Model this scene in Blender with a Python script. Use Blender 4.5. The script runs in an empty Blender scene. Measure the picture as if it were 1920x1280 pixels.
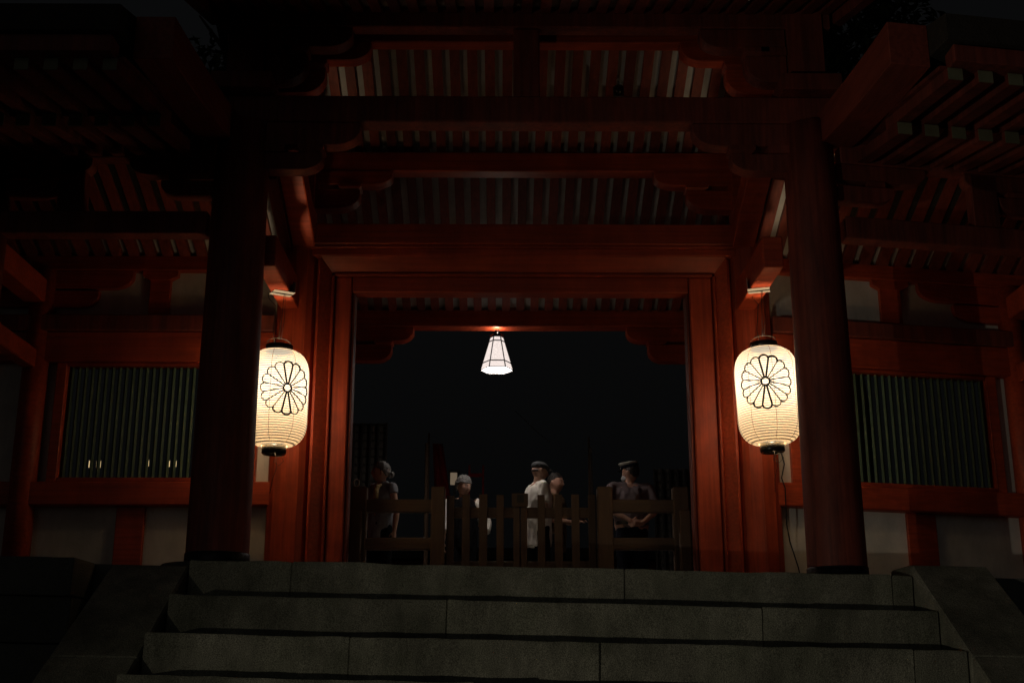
import bpy, bmesh, math, random
from mathutils import Vector, Matrix, noise
from math import sin, cos, pi, radians as R, sqrt, atan2, exp

random.seed(7)
S = bpy.context.scene
COL = S.collection

# ------------------------------------------------------------------ camera
EYE = 0.816                                   # eye sits this far below the terrace level (z = 0)
cam_d = bpy.data.cameras.new('camera'); cam = bpy.data.objects.new('camera', cam_d); COL.objects.link(cam)
cam_d.sensor_width = 36; cam_d.lens = 2300 / 1920 * 36
cam_d.clip_start = 0.05; cam_d.clip_end = 400
cam.location = (-0.21, 0, -EYE)
cam.rotation_euler = (R(90 + 15.64), 0, -0.0084)
S.camera = cam

# ------------------------------------------------------------------ night sky, one low flood light, an added fill
W = bpy.data.worlds.new('World'); S.world = W; W.use_nodes = True
nt = W.node_tree; bg = nt.nodes['Background']
sky = nt.nodes.new('ShaderNodeTexSky'); sky.sky_type = 'NISHITA'; sky.sun_disc = False
sky.sun_elevation = R(-4); sky.sun_rotation = R(200)
hs = nt.nodes.new('ShaderNodeHueSaturation'); hs.inputs['Saturation'].default_value = 0.25
nt.links.new(sky.outputs[0], hs.inputs['Color'])
addn = nt.nodes.new('ShaderNodeMixRGB'); addn.blend_type = 'ADD'; addn.inputs[0].default_value = 1
addn.inputs[2].default_value = (0.026, 0.028, 0.030, 1)
nt.links.new(hs.outputs[0], addn.inputs[1])
nt.links.new(addn.outputs[0], bg.inputs[0]); bg.inputs[1].default_value = 0.06

fl = bpy.data.lights.new('flood_light', 'SPOT'); flo = bpy.data.objects.new('flood_light', fl); COL.objects.link(flo)
FL_P = Vector((-5.5, 1.4, -1.17)); FL_T = Vector((3.77, 5.15, -0.55))
flo.location = FL_P; flo.rotation_euler = (FL_T - FL_P).to_track_quat('-Z', 'Y').to_euler()
fl.energy = 300; fl.color = (1.0, 0.90, 0.72); fl.spot_size = R(104); fl.spot_blend = 1.0; fl.shadow_soft_size = 0.03

mn = bpy.data.lights.new('fill_light', 'SUN'); mno = bpy.data.objects.new('fill_light', mn); COL.objects.link(mno)
mno.rotation_euler = (R(78), 0, R(-14)); mn.energy = 0.018; mn.angle = R(40); mn.color = (1.0, .95, .88)  # added fill without a source of its own, lifts the dark fronts

S.view_settings.view_transform = 'Standard'; S.view_settings.look = 'None'
S.view_settings.gamma = 1; S.view_settings.exposure = 0; S.view_settings.use_curve_mapping = False
S.render.engine = 'CYCLES'
S.cycles.use_denoising = True
S.cycles.max_bounces = 6; S.cycles.diffuse_bounces = 4; S.cycles.glossy_bounces = 3
S.cycles.sample_clamp_indirect = 4; S.cycles.caustics_reflective = False; S.cycles.caustics_refractive = False

# ------------------------------------------------------------------ materials
MATS = {}
def mat(name, col, rough=0.6, var=0.25, vscale=6.0, bump=0.0, bscale=40.0, spec=0.4, stretch=(1,1,1), col2=None, coord='Object', metal=0.0, fine=0.0, grain=None, stain=0.0, tone=(.86, 1.1)):
    m = bpy.data.materials.new(name); m.use_nodes = True; MATS[name] = m
    n = m.node_tree.nodes; l = m.node_tree.links
    b = n['Principled BSDF']
    b.inputs['Roughness'].default_value = rough; b.inputs['Metallic'].default_value = metal
    b.inputs['Specular IOR Level'].default_value = spec
    tc = n.new('ShaderNodeTexCoord'); mp = n.new('ShaderNodeMapping'); mp.inputs['Scale'].default_value = stretch
    l.new(tc.outputs[coord], mp.inputs[0])
    no = n.new('ShaderNodeTexNoise'); no.inputs['Scale'].default_value = vscale; no.inputs['Detail'].default_value = 6
    no.inputs['Roughness'].default_value = 0.65
    l.new(mp.outputs[0], no.inputs['Vector'])
    rp = n.new('ShaderNodeValToRGB'); rp.color_ramp.elements[0].position = 0.3; rp.color_ramp.elements[1].position = 0.72
    c2 = col2 or tuple(c * (1 - var) for c in col)
    rp.color_ramp.elements[0].color = (*c2, 1); rp.color_ramp.elements[1].color = (*col, 1)
    l.new(no.outputs[0], rp.inputs[0])
    out = rp.outputs[0]
    # each piece a slightly different tone
    oi = n.new('ShaderNodeObjectInfo'); mr = n.new('ShaderNodeMapRange'); mr.inputs[3].default_value = tone[0]; mr.inputs[4].default_value = tone[1]
    l.new(oi.outputs['Random'], mr.inputs[0])
    h = n.new('ShaderNodeHueSaturation'); l.new(out, h.inputs['Color']); l.new(mr.outputs[0], h.inputs['Value']); out = h.outputs[0]
    if stain:
        ns = n.new('ShaderNodeTexNoise'); ns.inputs['Scale'].default_value = 1.3; ns.inputs['Detail'].default_value = 8; ns.inputs['Roughness'].default_value = .7
        ms_ = n.new('ShaderNodeMapping'); ms_.inputs['Scale'].default_value = (2.2, 2.2, .8); l.new(tc.outputs[coord], ms_.inputs[0]); l.new(ms_.outputs[0], ns.inputs['Vector'])
        m3 = n.new('ShaderNodeMapRange'); m3.inputs[1].default_value = .38; m3.inputs[2].default_value = .62
        m3.inputs[3].default_value = 1 - stain; m3.inputs[4].default_value = 1 + stain * .35
        l.new(ns.outputs[0], m3.inputs[0]); h3 = n.new('ShaderNodeHueSaturation'); l.new(out, h3.inputs['Color']); l.new(m3.outputs[0], h3.inputs['Value']); out = h3.outputs[0]
    gr = None
    if grain:
        mg = n.new('ShaderNodeMapping'); mg.inputs['Scale'].default_value = grain; l.new(tc.outputs[coord], mg.inputs[0])
        ng = n.new('ShaderNodeTexNoise'); ng.inputs['Scale'].default_value = 1.0; ng.inputs['Detail'].default_value = 5; ng.inputs['Distortion'].default_value = .3
        l.new(mg.outputs[0], ng.inputs['Vector'])
        m4 = n.new('ShaderNodeMapRange'); m4.inputs[1].default_value = .36; m4.inputs[2].default_value = .60; m4.inputs[3].default_value = .78; m4.inputs[4].default_value = 1.08
        l.new(ng.outputs[0], m4.inputs[0]); h4 = n.new('ShaderNodeHueSaturation'); l.new(out, h4.inputs['Color']); l.new(m4.outputs[0], h4.inputs['Value']); out = h4.outputs[0]
        gr = m4.outputs[0]
    if fine:
        nf = n.new('ShaderNodeTexNoise'); nf.inputs['Scale'].default_value = 170; nf.inputs['Detail'].default_value = 3
        l.new(tc.outputs[coord], nf.inputs['Vector'])
        m2 = n.new('ShaderNodeMapRange'); m2.inputs[1].default_value = .35; m2.inputs[2].default_value = .65
        m2.inputs[3].default_value = 1 - fine; m2.inputs[4].default_value = 1 + fine
        l.new(nf.outputs[0], m2.inputs[0])
        h2 = n.new('ShaderNodeHueSaturation'); l.new(out, h2.inputs['Color']); l.new(m2.outputs[0], h2.inputs['Value']); out = h2.outputs[0]
    l.new(out, b.inputs['Base Color'])
    rr = n.new('ShaderNodeMapRange'); rr.inputs[3].default_value = max(0.05, rough - 0.1); rr.inputs[4].default_value = min(1, rough + 0.12)
    l.new(no.outputs[0], rr.inputs[0]); l.new(rr.outputs[0], b.inputs['Roughness'])
    if bump:
        nb = n.new('ShaderNodeTexNoise'); nb.inputs['Scale'].default_value = bscale; nb.inputs['Detail'].default_value = 5
        l.new(mp.outputs[0], nb.inputs['Vector'])
        bp = n.new('ShaderNodeBump'); bp.inputs['Strength'].default_value = bump; bp.inputs['Distance'].default_value = 0.01
        if gr:
            ad = n.new('ShaderNodeMath'); ad.operation = 'ADD'; l.new(nb.outputs[0], ad.inputs[0]); l.new(gr, ad.inputs[1]); l.new(ad.outputs[0], bp.inputs['Height'])
        else: l.new(nb.outputs[0], bp.inputs['Height']); l.new(bp.outputs[0], b.inputs['Normal'])
    return m

VERM = mat('vermilion_paint', (0.54, 0.080, 0.026), 0.5, 0.35, 3.0, 0.25, 30, 0.35, col2=(0.36, 0.052, 0.021), grain=(1.1, 38, 38), stain=.22)
VERMV = mat('vermilion_paint_on_posts', (0.54, 0.080, 0.026), 0.5, 0.35, 3.0, 0.35, 30, 0.35, col2=(0.36, 0.052, 0.021), grain=(38, 38, 1.1), stain=.25)
VERMR = mat('dimmed_vermilion_on_rafters', (0.27, 0.054, 0.030), 0.6, 0.35, 3.0, 0.3, 30, 0.3, col2=(0.21, 0.045, 0.028), grain=(30, 1.2, 30), tone=(.7, 1.15))  # vermilion darkened to stand in for the weaker light under the roof
VERMD = mat('weathered_vermilion_paint', (0.31, 0.062, 0.036), 0.6, 0.4, 2.2, 0.35, 26, 0.3, stretch=(3, 3, .5), col2=(0.15, 0.045, 0.034), grain=(30, 30, 1.0), stain=.3)
PLAST = mat('white_plaster', (0.74, 0.71, 0.64), 0.85, 0.18, 4.0, 0.15, 60, stain=.18)
BOARD = mat('pale_roof_board', (0.52, 0.51, 0.48), 0.8, 0.25, 5.0, 0.2, 30)
GREEN = mat('green_paint', (0.075, 0.13, 0.075), 0.6, 0.4, 8.0, 0.2, 40)
ENDP = mat('rafter_end_paint', (0.24, 0.24, 0.15), 0.7, 0.3, 9.0)
BLACK = mat('black_lacquer', (0.012, 0.011, 0.010), 0.3, 0.3, 9.0, spec=0.5)
IRON = mat('black_iron_sleeve', (0.02, 0.019, 0.02), 0.5, 0.4, 9.0, 0.2, 40, metal=0.3)
STONE = mat('granite', (0.30, 0.290, 0.225), 0.85, 0.3, 2.5, 0.6, 90, col2=(0.15, 0.155, 0.108), fine=0.5, stain=.42, tone=(.80, 1.14))
PAVE = mat('pale_paving_granite', (0.17, 0.165, 0.15), 0.85, 0.3, 2.5, 0.4, 70, fine=0.2)
PAVE2 = mat('pale_bounce_paving', (0.50, 0.48, 0.43), 0.85, 0.2, 2.5, 0.3, 70, fine=0.15)
STONE2 = mat('dark_granite', (0.16, 0.155, 0.14), 0.9, 0.3, 2.5, 0.6, 70, col2=(0.09, 0.095, 0.08), fine=0.3)
GRAV = mat('gravel', (0.16, 0.15, 0.13), 0.95, 0.4, 30, 0.8, 60, fine=0.4)
WOOD = mat('bare_wood', (0.155, 0.098, 0.06), 0.7, 0.4, 5.0, 0.4, 40, stretch=(6, 6, .6), col2=(0.11, 0.066, 0.04))
WOODH = mat('bare_wood_rail', (0.155, 0.098, 0.06), 0.7, 0.4, 5.0, 0.4, 40, stretch=(.6, 6, 6), col2=(0.11, 0.066, 0.04))
BARK = mat('cypress_bark_roof', (0.05, 0.04, 0.03), 0.95, 0.4, 12, 0.6, 60)
CORD = mat('black_cord', (0.012, 0.012, 0.012), 0.6, 0.1)
WIRE = mat('iron_wire', (0.04, 0.035, 0.03), 0.6, 0.2, metal=0.6)
CLOTH = mat('white_cloth', (0.50, 0.46, 0.40), 0.9, 0.1, 20, 0.3, 80)
ROPE = mat('pale_rope', (0.55, 0.48, 0.42), 0.9, 0.2, 40)
SKIN = mat('skin', (0.46, 0.27, 0.19), 0.5, 0.12, 9.0, 0.05, 80)
SKIN2 = mat('tanned_skin', (0.40, 0.22, 0.15), 0.5, 0.12, 9.0, 0.05, 80)
HGREY = mat('grey_hair', (0.27, 0.265, 0.25), 0.5, 0.5, 40, 0.6, 120, stretch=(1, 1, 3), col2=(0.07, 0.068, 0.066))
HDARK = mat('dark_hair', (0.03, 0.024, 0.02), 0.45, 0.4, 40, 0.5, 120)
TEE = mat('white_cotton', (0.72, 0.69, 0.62), 0.9, 0.08, 8, 0.2, 60)
BROWN = mat('brown_cotton', (0.20, 0.125, 0.06), 0.9, 0.2, 8, 0.2, 60)
GBLUE = mat('grey_blue_cotton', (0.30, 0.31, 0.34), 0.9, 0.25, 8, 0.25, 60)
UNIF = mat('grey_uniform_cotton', (0.15, 0.115, 0.12), 0.85, 0.2, 8, 0.2, 60)
DKCL = mat('black_cloth', (0.008, 0.008, 0.009), 0.95, 0.2, 8, spec=.05)
NAVY = mat('navy_cloth', (0.010, 0.011, 0.018), 0.9, 0.2, 8, spec=.1)
YELL = mat('yellow_scarf_cloth', (0.55, 0.42, 0.20), 0.9, 0.3, 22, 0.3, 60)
CAPG = mat('grey_cap_cloth', (0.06, 0.065, 0.07), 0.9, 0.3, 30, 0.3, 70)
CAPW = mat('white_cap_cloth', (0.36, 0.35, 0.30), 0.8, 0.1, 8)
MASKM = mat('white_mask', (0.42, 0.41, 0.42), 0.9, 0.05)
EYEW = mat('eye_white', (0.7, 0.68, 0.65), 0.2, 0.02)
REDC = mat('red_cloth', (0.35, 0.015, 0.02), 0.8, 0.3, 6)
PINK = mat('printed_pink_motif', (0.60, 0.10, 0.16), 0.8, 0.2, 6)
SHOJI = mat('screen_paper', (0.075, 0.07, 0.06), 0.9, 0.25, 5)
DKWOOD = mat('dark_lattice_wood', (0.018, 0.015, 0.012), 0.7, 0.3, 5)
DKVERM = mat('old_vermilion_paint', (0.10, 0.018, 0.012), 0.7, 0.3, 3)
LEAF = mat('leaf', (0.09, 0.11, 0.035), 0.55, 0.5, 4, col2=(0.03, 0.045, 0.02))
TRUNK = mat('tree_bark', (0.08, 0.06, 0.045), 0.95, 0.4, 8, 0.8, 20)
LENS = mat('dark_glass', (0.01, 0.01, 0.012), 0.1, 0.05, spec=0.6)
METAL = mat('grey_metal_housing', (0.18, 0.18, 0.18), 0.45, 0.1)

def emis(name, c, s):
    m = bpy.data.materials.new(name); m.use_nodes = True; n = m.node_tree.nodes
    b = n['Principled BSDF']; b.inputs['Base Color'].default_value = (0.02, 0.02, 0.02, 1); b.inputs['Roughness'].default_value = .9
    b.inputs['Emission Color'].default_value = (*c, 1); b.inputs['Emission Strength'].default_value = s
    return m

# lit washi paper of the big lanterns: glow strongest near the bulb, bamboo ribs show as thin darker lines
def lantern_paper():
    m = bpy.data.materials.new('lit_lantern_paper'); m.use_nodes = True
    n = m.node_tree.nodes; l = m.node_tree.links; b = n['Principled BSDF']
    b.inputs['Base Color'].default_value = (0.66, 0.56, 0.40, 1); b.inputs['Roughness'].default_value = .9
    b.inputs['Specular IOR Level'].default_value = .1
    tc = n.new('ShaderNodeTexCoord'); sp = n.new('ShaderNodeSeparateXYZ'); l.new(tc.outputs['Object'], sp.inputs[0])
    def math_(op, a, bb=None, c=None):
        q = n.new('ShaderNodeMath'); q.operation = op
        for i, v in enumerate((a, bb, c)):
            if v is None: continue
            if isinstance(v, (int, float)): q.inputs[i].default_value = v
            else: l.new(v, q.inputs[i])
        return q.outputs[0]
    z = sp.outputs[2]
    fr = math_('FRACT', math_('MULTIPLY', math_('ADD', z, 2.0), 1 / RIBP))
    tri = math_('ABSOLUTE', math_('SUBTRACT', fr, 0.5))            # 0.5 at a rib, 0 between
    rib = n.new('ShaderNodeMapRange'); rib.inputs[1].default_value = 0.20; rib.inputs[2].default_value = 0.38; l.new(tri, rib.inputs[0])
    # bulb glow falls off up and down the body
    d = math_('DIVIDE', math_('SUBTRACT', z, -0.88), 0.30)
    g = math_('POWER', 2.718, math_('MULTIPLY', math_('MULTIPLY', d, d), -0.85))
    no = n.new('ShaderNodeTexNoise'); no.inputs['Scale'].default_value = 9; no.inputs['Detail'].default_value = 4; l.new(tc.outputs['Object'], no.inputs['Vector'])
    nz = n.new('ShaderNodeMapRange'); nz.inputs[3].default_value = .88; nz.inputs[4].default_value = 1.1; l.new(no.outputs[0], nz.inputs[0])
    base = math_('MULTIPLY', math_('ADD', math_('MULTIPLY', g, 0.80), 0.24), nz.outputs[0])
    ribk = math_('SUBTRACT', 1.0, math_('MULTIPLY', rib.outputs[0], math_('SUBTRACT', 0.90, math_('MULTIPLY', g, 0.12))))
    st = math_('MULTIPLY', base, ribk)
    mx = n.new('ShaderNodeMixRGB'); mx.inputs[1].default_value = (1, 0.77, 0.46, 1); mx.inputs[2].default_value = (1, 0.90, 0.74, 1)
    l.new(g, mx.inputs[0]); l.new(mx.outputs[0], b.inputs['Emission Color'])
    l.new(math_('MULTIPLY', st, PAPER_E), b.inputs['Emission Strength'])
    # thin paper lets part of the bulb's light straight through
    tr = n.new('ShaderNodeBsdfTransparent'); tr.inputs[0].default_value = (1, .86, .66, 1)
    ms = n.new('ShaderNodeMixShader'); out = n['Material Output']
    l.new(math_('MULTIPLY', ribk, PAPER_T), ms.inputs[0]); l.new(b.outputs[0], ms.inputs[1]); l.new(tr.outputs[0], ms.inputs[2])
    l.new(ms.outputs[0], out.inputs[0])
    return m
RIBP = 0.0212; PAPER_E = 1.55; PAPER_T = 0.12
PAPER = lantern_paper()
GLASS_LIT = emis('lit_lamp_glass', (1.0, 0.86, 0.80), 1.25)
_n = GLASS_LIT.node_tree
_no = _n.nodes.new('ShaderNodeTexNoise'); _no.inputs['Scale'].default_value = 14; _no.inputs['Detail'].default_value = 4
_mr = _n.nodes.new('ShaderNodeMapRange'); _mr.inputs[1].default_value = .3; _mr.inputs[2].default_value = .7; _mr.inputs[3].default_value = .74; _mr.inputs[4].default_value = 1.12
_n.links.new(_no.outputs[0], _mr.inputs[0]); _n.links.new(_mr.outputs[0], _n.nodes['Principled BSDF'].inputs['Emission Strength'])
GLASS_BOTTOM = emis('lit_lamp_opening', (1.0, 0.88, 0.80), 52.0)
WARM = emis('far_lamp_glow', (1.0, 0.72, 0.35), 0.9)
WARMD = emis('dim_lamp_glow', (1.0, 0.75, 0.5), 0.13)

# ------------------------------------------------------------------ mesh helpers
def new_obj(name, me, m, parent=None):
    o = bpy.data.objects.new(name, me); COL.objects.link(o)
    if m and not me.materials: me.materials.append(m)
    if parent: o.parent = parent
    return o
def finish(name, bm, m, parent=None, smooth=False):
    bmesh.ops.recalc_face_normals(bm, faces=bm.faces)
    me = bpy.data.meshes.new(name); bm.to_mesh(me); bm.free()
    if smooth: me.shade_smooth()
    return new_obj(name, me, m, parent)
def empty(name, loc=(0, 0, 0), rz=0.0, label=None, cat=None, group=None, kind=None, parent=None):
    o = bpy.data.objects.new(name, None); COL.objects.link(o); o.location = loc; o.rotation_euler = (0, 0, rz)
    o.empty_display_size = .1
    tag(o, label, cat, group, kind)
    if parent: o.parent = parent
    return o
def tag(o, label=None, cat=None, group=None, kind=None):
    if label: o['label'] = label
    if cat: o['category'] = cat
    if group: o['group'] = group
    if kind: o['kind'] = kind
    return o
def bm_box(bm, x0, x1, y0, y1, z0, z1, bev=0.0):
    b = bm if not bev else bmesh.new()
    vs = [b.verts.new(p) for p in ((x0,y0,z0),(x1,y0,z0),(x1,y1,z0),(x0,y1,z0),(x0,y0,z1),(x1,y0,z1),(x1,y1,z1),(x0,y1,z1))]
    for f in ((0,3,2,1),(4,5,6,7),(0,1,5,4),(1,2,6,5),(2,3,7,6),(3,0,4,7)): b.faces.new([vs[i] for i in f])
    if bev:
        bmesh.ops.bevel(b, geom=list(b.edges), offset=bev, segments=1, affect='EDGES', profile=.5)
        t = bpy.data.meshes.new('t'); b.to_mesh(t); b.free(); bm.from_mesh(t); bpy.data.meshes.remove(t)
def box(name, x0, x1, y0, y1, z0, z1, m, parent=None, bev=0.006):
    if x0 > x1: x0, x1 = x1, x0
    bm = bmesh.new(); bm_box(bm, x0, x1, y0, y1, z0, z1, bev)
    return finish(name, bm, m, parent)
def frame_for(d):
    d = d.normalized(); up = Vector((0, 0, 1)) if abs(d.z) < .95 else Vector((0, 1, 0))
    a = d.cross(up).normalized(); return a, a.cross(d).normalized()
def bm_tube(bm, pts, rad, seg=8, caps=True):
    """sweep through pts; rad = number or list of number/(rx, ry)"""
    pts = [Vector(p) for p in pts]; n = len(pts)
    rs = rad if isinstance(rad, (list, tuple)) and len(rad) == n else [rad] * n
    rings = []; a = None
    for i, p in enumerate(pts):
        d = (pts[min(i + 1, n - 1)] - pts[max(i - 1, 0)])
        if a is None: a, c = frame_for(d)
        else:
            d.normalize(); a = (a - d * a.dot(d)).normalized(); c = a.cross(d).normalized()
        r = rs[i]; rx, ry = (r if isinstance(r, (list, tuple)) else (r, r))
        rings.append([bm.verts.new(p + a * cos(2*pi*k/seg) * rx + c * sin(2*pi*k/seg) * ry) for k in range(seg)])
    for i in range(n - 1):
        for k in range(seg):
            bm.faces.new((rings[i][k], rings[i][(k+1) % seg], rings[i+1][(k+1) % seg], rings[i+1][k]))
    if caps:
        bm.faces.new(list(reversed(rings[0]))); bm.faces.new(rings[-1])
def tube(name, pts, rad, m, parent=None, seg=6):
    bm = bmesh.new(); bm_tube(bm, pts, rad, seg); return finish(name, bm, m, parent, True)
def lathe(name, prof, m, parent=None, seg=48, loc=(0,0,0), smooth=True, cap=True):
    bm = bmesh.new(); rings = []
    for r, z in prof: rings.append([bm.verts.new((r*cos(2*pi*k/seg), r*sin(2*pi*k/seg), z)) for k in range(seg)])
    for i in range(len(rings)-1):
        for k in range(seg): bm.faces.new((rings[i][k], rings[i][(k+1)%seg], rings[i+1][(k+1)%seg], rings[i+1][k]))
    if cap and prof[0][0] > 1e-4: bm.faces.new(list(reversed(rings[0])))
    if cap and prof[-1][0] > 1e-4: bm.faces.new(rings[-1])
    o = finish(name, bm, m, parent, smooth); o.location = loc; return o
def prism(name, poly, axis, a0, a1, m, parent=None, bev=0.0):
    """poly in (x,z) extruded along y, or in (y,z) extruded along x"""
    bm = bmesh.new()
    P = (lambda u, v, w: (u, w, v)) if axis == 'y' else (lambda u, v, w: (w, u, v))
    A = [bm.verts.new(P(u, v, a0)) for u, v in poly]; B = [bm.verts.new(P(u, v, a1)) for u, v in poly]
    n = len(poly); bm.faces.new(A); bm.faces.new(list(reversed(B)))
    for i in range(n): bm.faces.new((A[i], B[i], B[(i+1)%n], A[(i+1)%n]))
    if bev:
        bmesh.ops.recalc_face_normals(bm, faces=bm.faces)
        bmesh.ops.bevel(bm, geom=[e for e in bm.edges if len(e.link_faces) == 2 and e.calc_face_angle(0) > .6], offset=bev, segments=1, affect='EDGES')
    return finish(name, bm, m, parent)
def sloped(name, x0, x1, ya, za, yb, zb, th, m, parent=None, bev=.004):
    """bar running in y from a to b, za/zb = underside heights, th = vertical depth"""
    return prism(name, [(ya, za), (yb, zb), (yb, zb + th), (ya, za + th)], 'x', x0, x1, m, parent, bev)

# ------------------------------------------------------------------ ground, terrace
TILT = -0.0216                                                   # the terrace follows the slope of the hill: lower to the right
def tz(x): return TILT * x
bm = bmesh.new(); bm_box(bm, -120, 120, -60, 8.4, -2.75, -2.45)
g = finish('ground', bm, GRAV); tag(g, kind='structure')

ter = empty('terrace', (0, 0, 0), kind='structure')
ter.rotation_euler = (0, -math.atan(TILT), 0)
bm = bmesh.new(); bm_box(bm, -40, 40, 9.42, 80, -2.6, -0.004)
finish('terrace_floor', bm, PAVE, ter)
bm = bmesh.new(); bm_box(bm, -6, 6, 11.7, 24, -.003, .004); finish('bounce_paving', bm, PAVE2, ter)  # pale slab added to bounce lamp light up to the rafters
# masonry of the retaining wall on both sides of the stairs
def course(parent, x0, x1, z0, z1, y0, y1, joints, m, name='stone'):
    xs = [x0] + joints + [x1]
    for i in range(len(xs) - 1):
        dy = random.uniform(-.006, .006); dz = random.uniform(-.003, .003)
        bm = bmesh.new(); bm_box(bm, xs[i] + .0015, xs[i+1] - .0015, y0 + dy, y1, z0, z1 + dz, 0)
        # worn arrises: subdivide and jitter the front edge
        bmesh.ops.bevel(bm, geom=list(bm.edges), offset=.006, segments=2, affect='EDGES')
        bmesh.ops.subdivide_edges(bm, edges=[e for e in bm.edges if abs(e.verts[0].co.x - e.verts[1].co.x) > .25], cuts=14, use_grid_fill=True)
        for v in bm.verts:
            q = noise.noise(v.co * 3.1 + Vector((i*3, 0, 7))) * .012 + noise.noise(v.co * 9) * .006 - max(0, noise.noise(v.co * 2.3 + Vector((9, i, 3))) - .35) * .03
            if v.co.y < y0 + .1: v.co.y += q
            if v.co.z > z1 - .04: v.co.z += q * .8
        finish(name, bm, m, parent)
for sx in (-1, 1):
    for r in range(7):
        z1 = -.28 - r * .33
        xs = []; x = 3.3
        while x < 9.0:
            x += random.uniform(.7, 1.1); xs.append(x)
        xs = xs[:-1] + [10.2]; ja = xs[:-1]
        a, b = (3.28, 10.2)
        j = ja if sx > 0 else sorted(-q for q in ja)
        course(ter, a if sx > 0 else -b, b if sx > 0 else -a, z1 - .32, z1, 8.97, 9.40, j, STONE2)
    ja = [4.9, 6.7, 8.4]
    course(ter, 3.28 if sx > 0 else -10.2, 10.2 if sx > 0 else -3.28, -.272, 0, 8.93, 9.41, ja if sx > 0 else sorted(-q for q in ja), STONE2)

# stairs: long granite blocks, each its own stone
st = empty('stone_staircase', (0, 8.9, -2.4), label='broad grey granite steps leading up to the gate', cat='stairs')
st.rotation_euler = (0, -math.atan(TILT), 0)
XL, XR = -2.50, 2.69
HTS = [0, -.277, -.551, -.812, -1.05, -1.32, -1.59, -1.86, -2.13]
JN = [[-1.76, 0.62, 2.54], [-0.62, 1.50], [-1.20, 0.37, 2.35], [-.4, 1.1], [-1.5, .9], [-.2, 1.9], [-1.3, .7], [.1], [-.9, 1.4]]
for i, h in enumerate(HTS):
    y0 = 8.9 - .48 * i
    hb = (HTS[i+1] if i + 1 < len(HTS) else -2.46)
    course(st, XL + .004, XR - .004, hb - .02 + 2.4, h + 2.4, y0 - 8.9, y0 - 8.9 + .515, JN[i], STONE)

# sloping stone balustrades
def balustrade(sx, label):
    t = empty('stone_balustrade', (2.97 if sx > 0 else -2.785, 8.95, -2.45), label=label, cat='balustrade', group='balustrades of the stairs')
    t.rotation_euler = (0, -math.atan(TILT), 0)
    x0, x1 = -.278, .275
    top = 2.45 + .018; s = .63
    cuts = [0.47, 0, -1.05, -2.2, -3.55]
    for i in range(len(cuts) - 1):
        a, b = cuts[i], cuts[i+1]
        za = top if a >= 0 else top + s * a; zb = top + s * b if b < 0 else top
        poly = [(a - .004, 0), (a - .004, za), (b + .004, zb), (b + .004, 0)]
        if i == 0: poly = [(a, 0), (a, za), (0 + .05, za), (.004, za - .012), (.004, 0)]
        o = prism('stone', poly, 'x', x0, x1, STONE, t, .014)
    return t
balustrade(1, 'sloping granite balustrade at the right of the steps, lit on its inner side')
balustrade(-1, 'sloping granite balustrade at the left of the steps, in the dark')

# ------------------------------------------------------------------ bracket arms
def arm_profile(xin, xcurve, xend, z0, z1, sx):
    """underside flat from xin to xcurve, then a quarter curve up to xend"""
    pts = [(xin, z0), (xcurve, z0)]
    h = (z1 - z0) * .72
    for k in range(1, 8):
        a = k / 8 * pi / 2
        pts.append((xcurve + (xend - xcurve) * sin(a), z0 + h * (1 - cos(a))))
    pts += [(xend, z0 + h), (xend, z1), (xin, z1)]
    return [(sx * x, z) for x, z in pts]
def bracket(parent, sx, y0, y1, xcol, steps, m, inward=True):
    """steps = [(z0, z1, xcurve, xend)], bearing blocks between"""
    for i, (z0, z1, xc, xe) in enumerate(steps):
        prism('bracket_arm', arm_profile(xcol, xc, xe, z0, z1, sx), 'y', y0, y1, m, parent, .004)
        if i + 1 < len(steps):
            zt = steps[i+1][0]
            d = -1 if xe < xcol else 1
            bx = xe - d * .10
            c = (y0 + y1) / 2; w = (y1 - y0) / 2 + .02
            bm = bmesh.new()
            lo = .075; hi = .11
            zz = [(z1 + .002, lo, w * .7), (z1 + (zt - z1) * .45, hi, w), (zt - .002, hi, w)]
            rings = [[bm.verts.new((sx * bx + sa * hx, c + sb * hy, z)) for sa, sb in ((-1,-1),(1,-1),(1,1),(-1,1))] for z, hx, hy in zz]
            for r in range(2):
                for k in range(4): bm.faces.new((rings[r][k], rings[r][(k+1)%4], rings[r+1][(k+1)%4], rings[r+1][k]))
            bm.faces.new(list(reversed(rings[0]))); bm.faces.new(rings[-1])
            finish('bearing_block', bm, m, parent)
            bm = bmesh.new()
            bm_box(bm, min(sx*(xcol), sx*(xcol + d*.22)), max(sx*(xcol), sx*(xcol + d*.22)), y0 - .02, y1 + .02, z1 + .002, zt - .002)
            finish('bearing_block', bm, m, parent)

# ------------------------------------------------------------------ the gate
gate = empty('gate_building', (0, 0, 0), label='vermilion shrine gate with round columns and a tall central doorway', cat='gate')
CY = 9.8                                                         # row of the round columns
def rz_gate(y): return 4.054 - .42 * (y - 12.1)                  # underside of the rear slope
def rz_front(y): return 4.985 - .33 * (9.9 - y)

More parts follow.
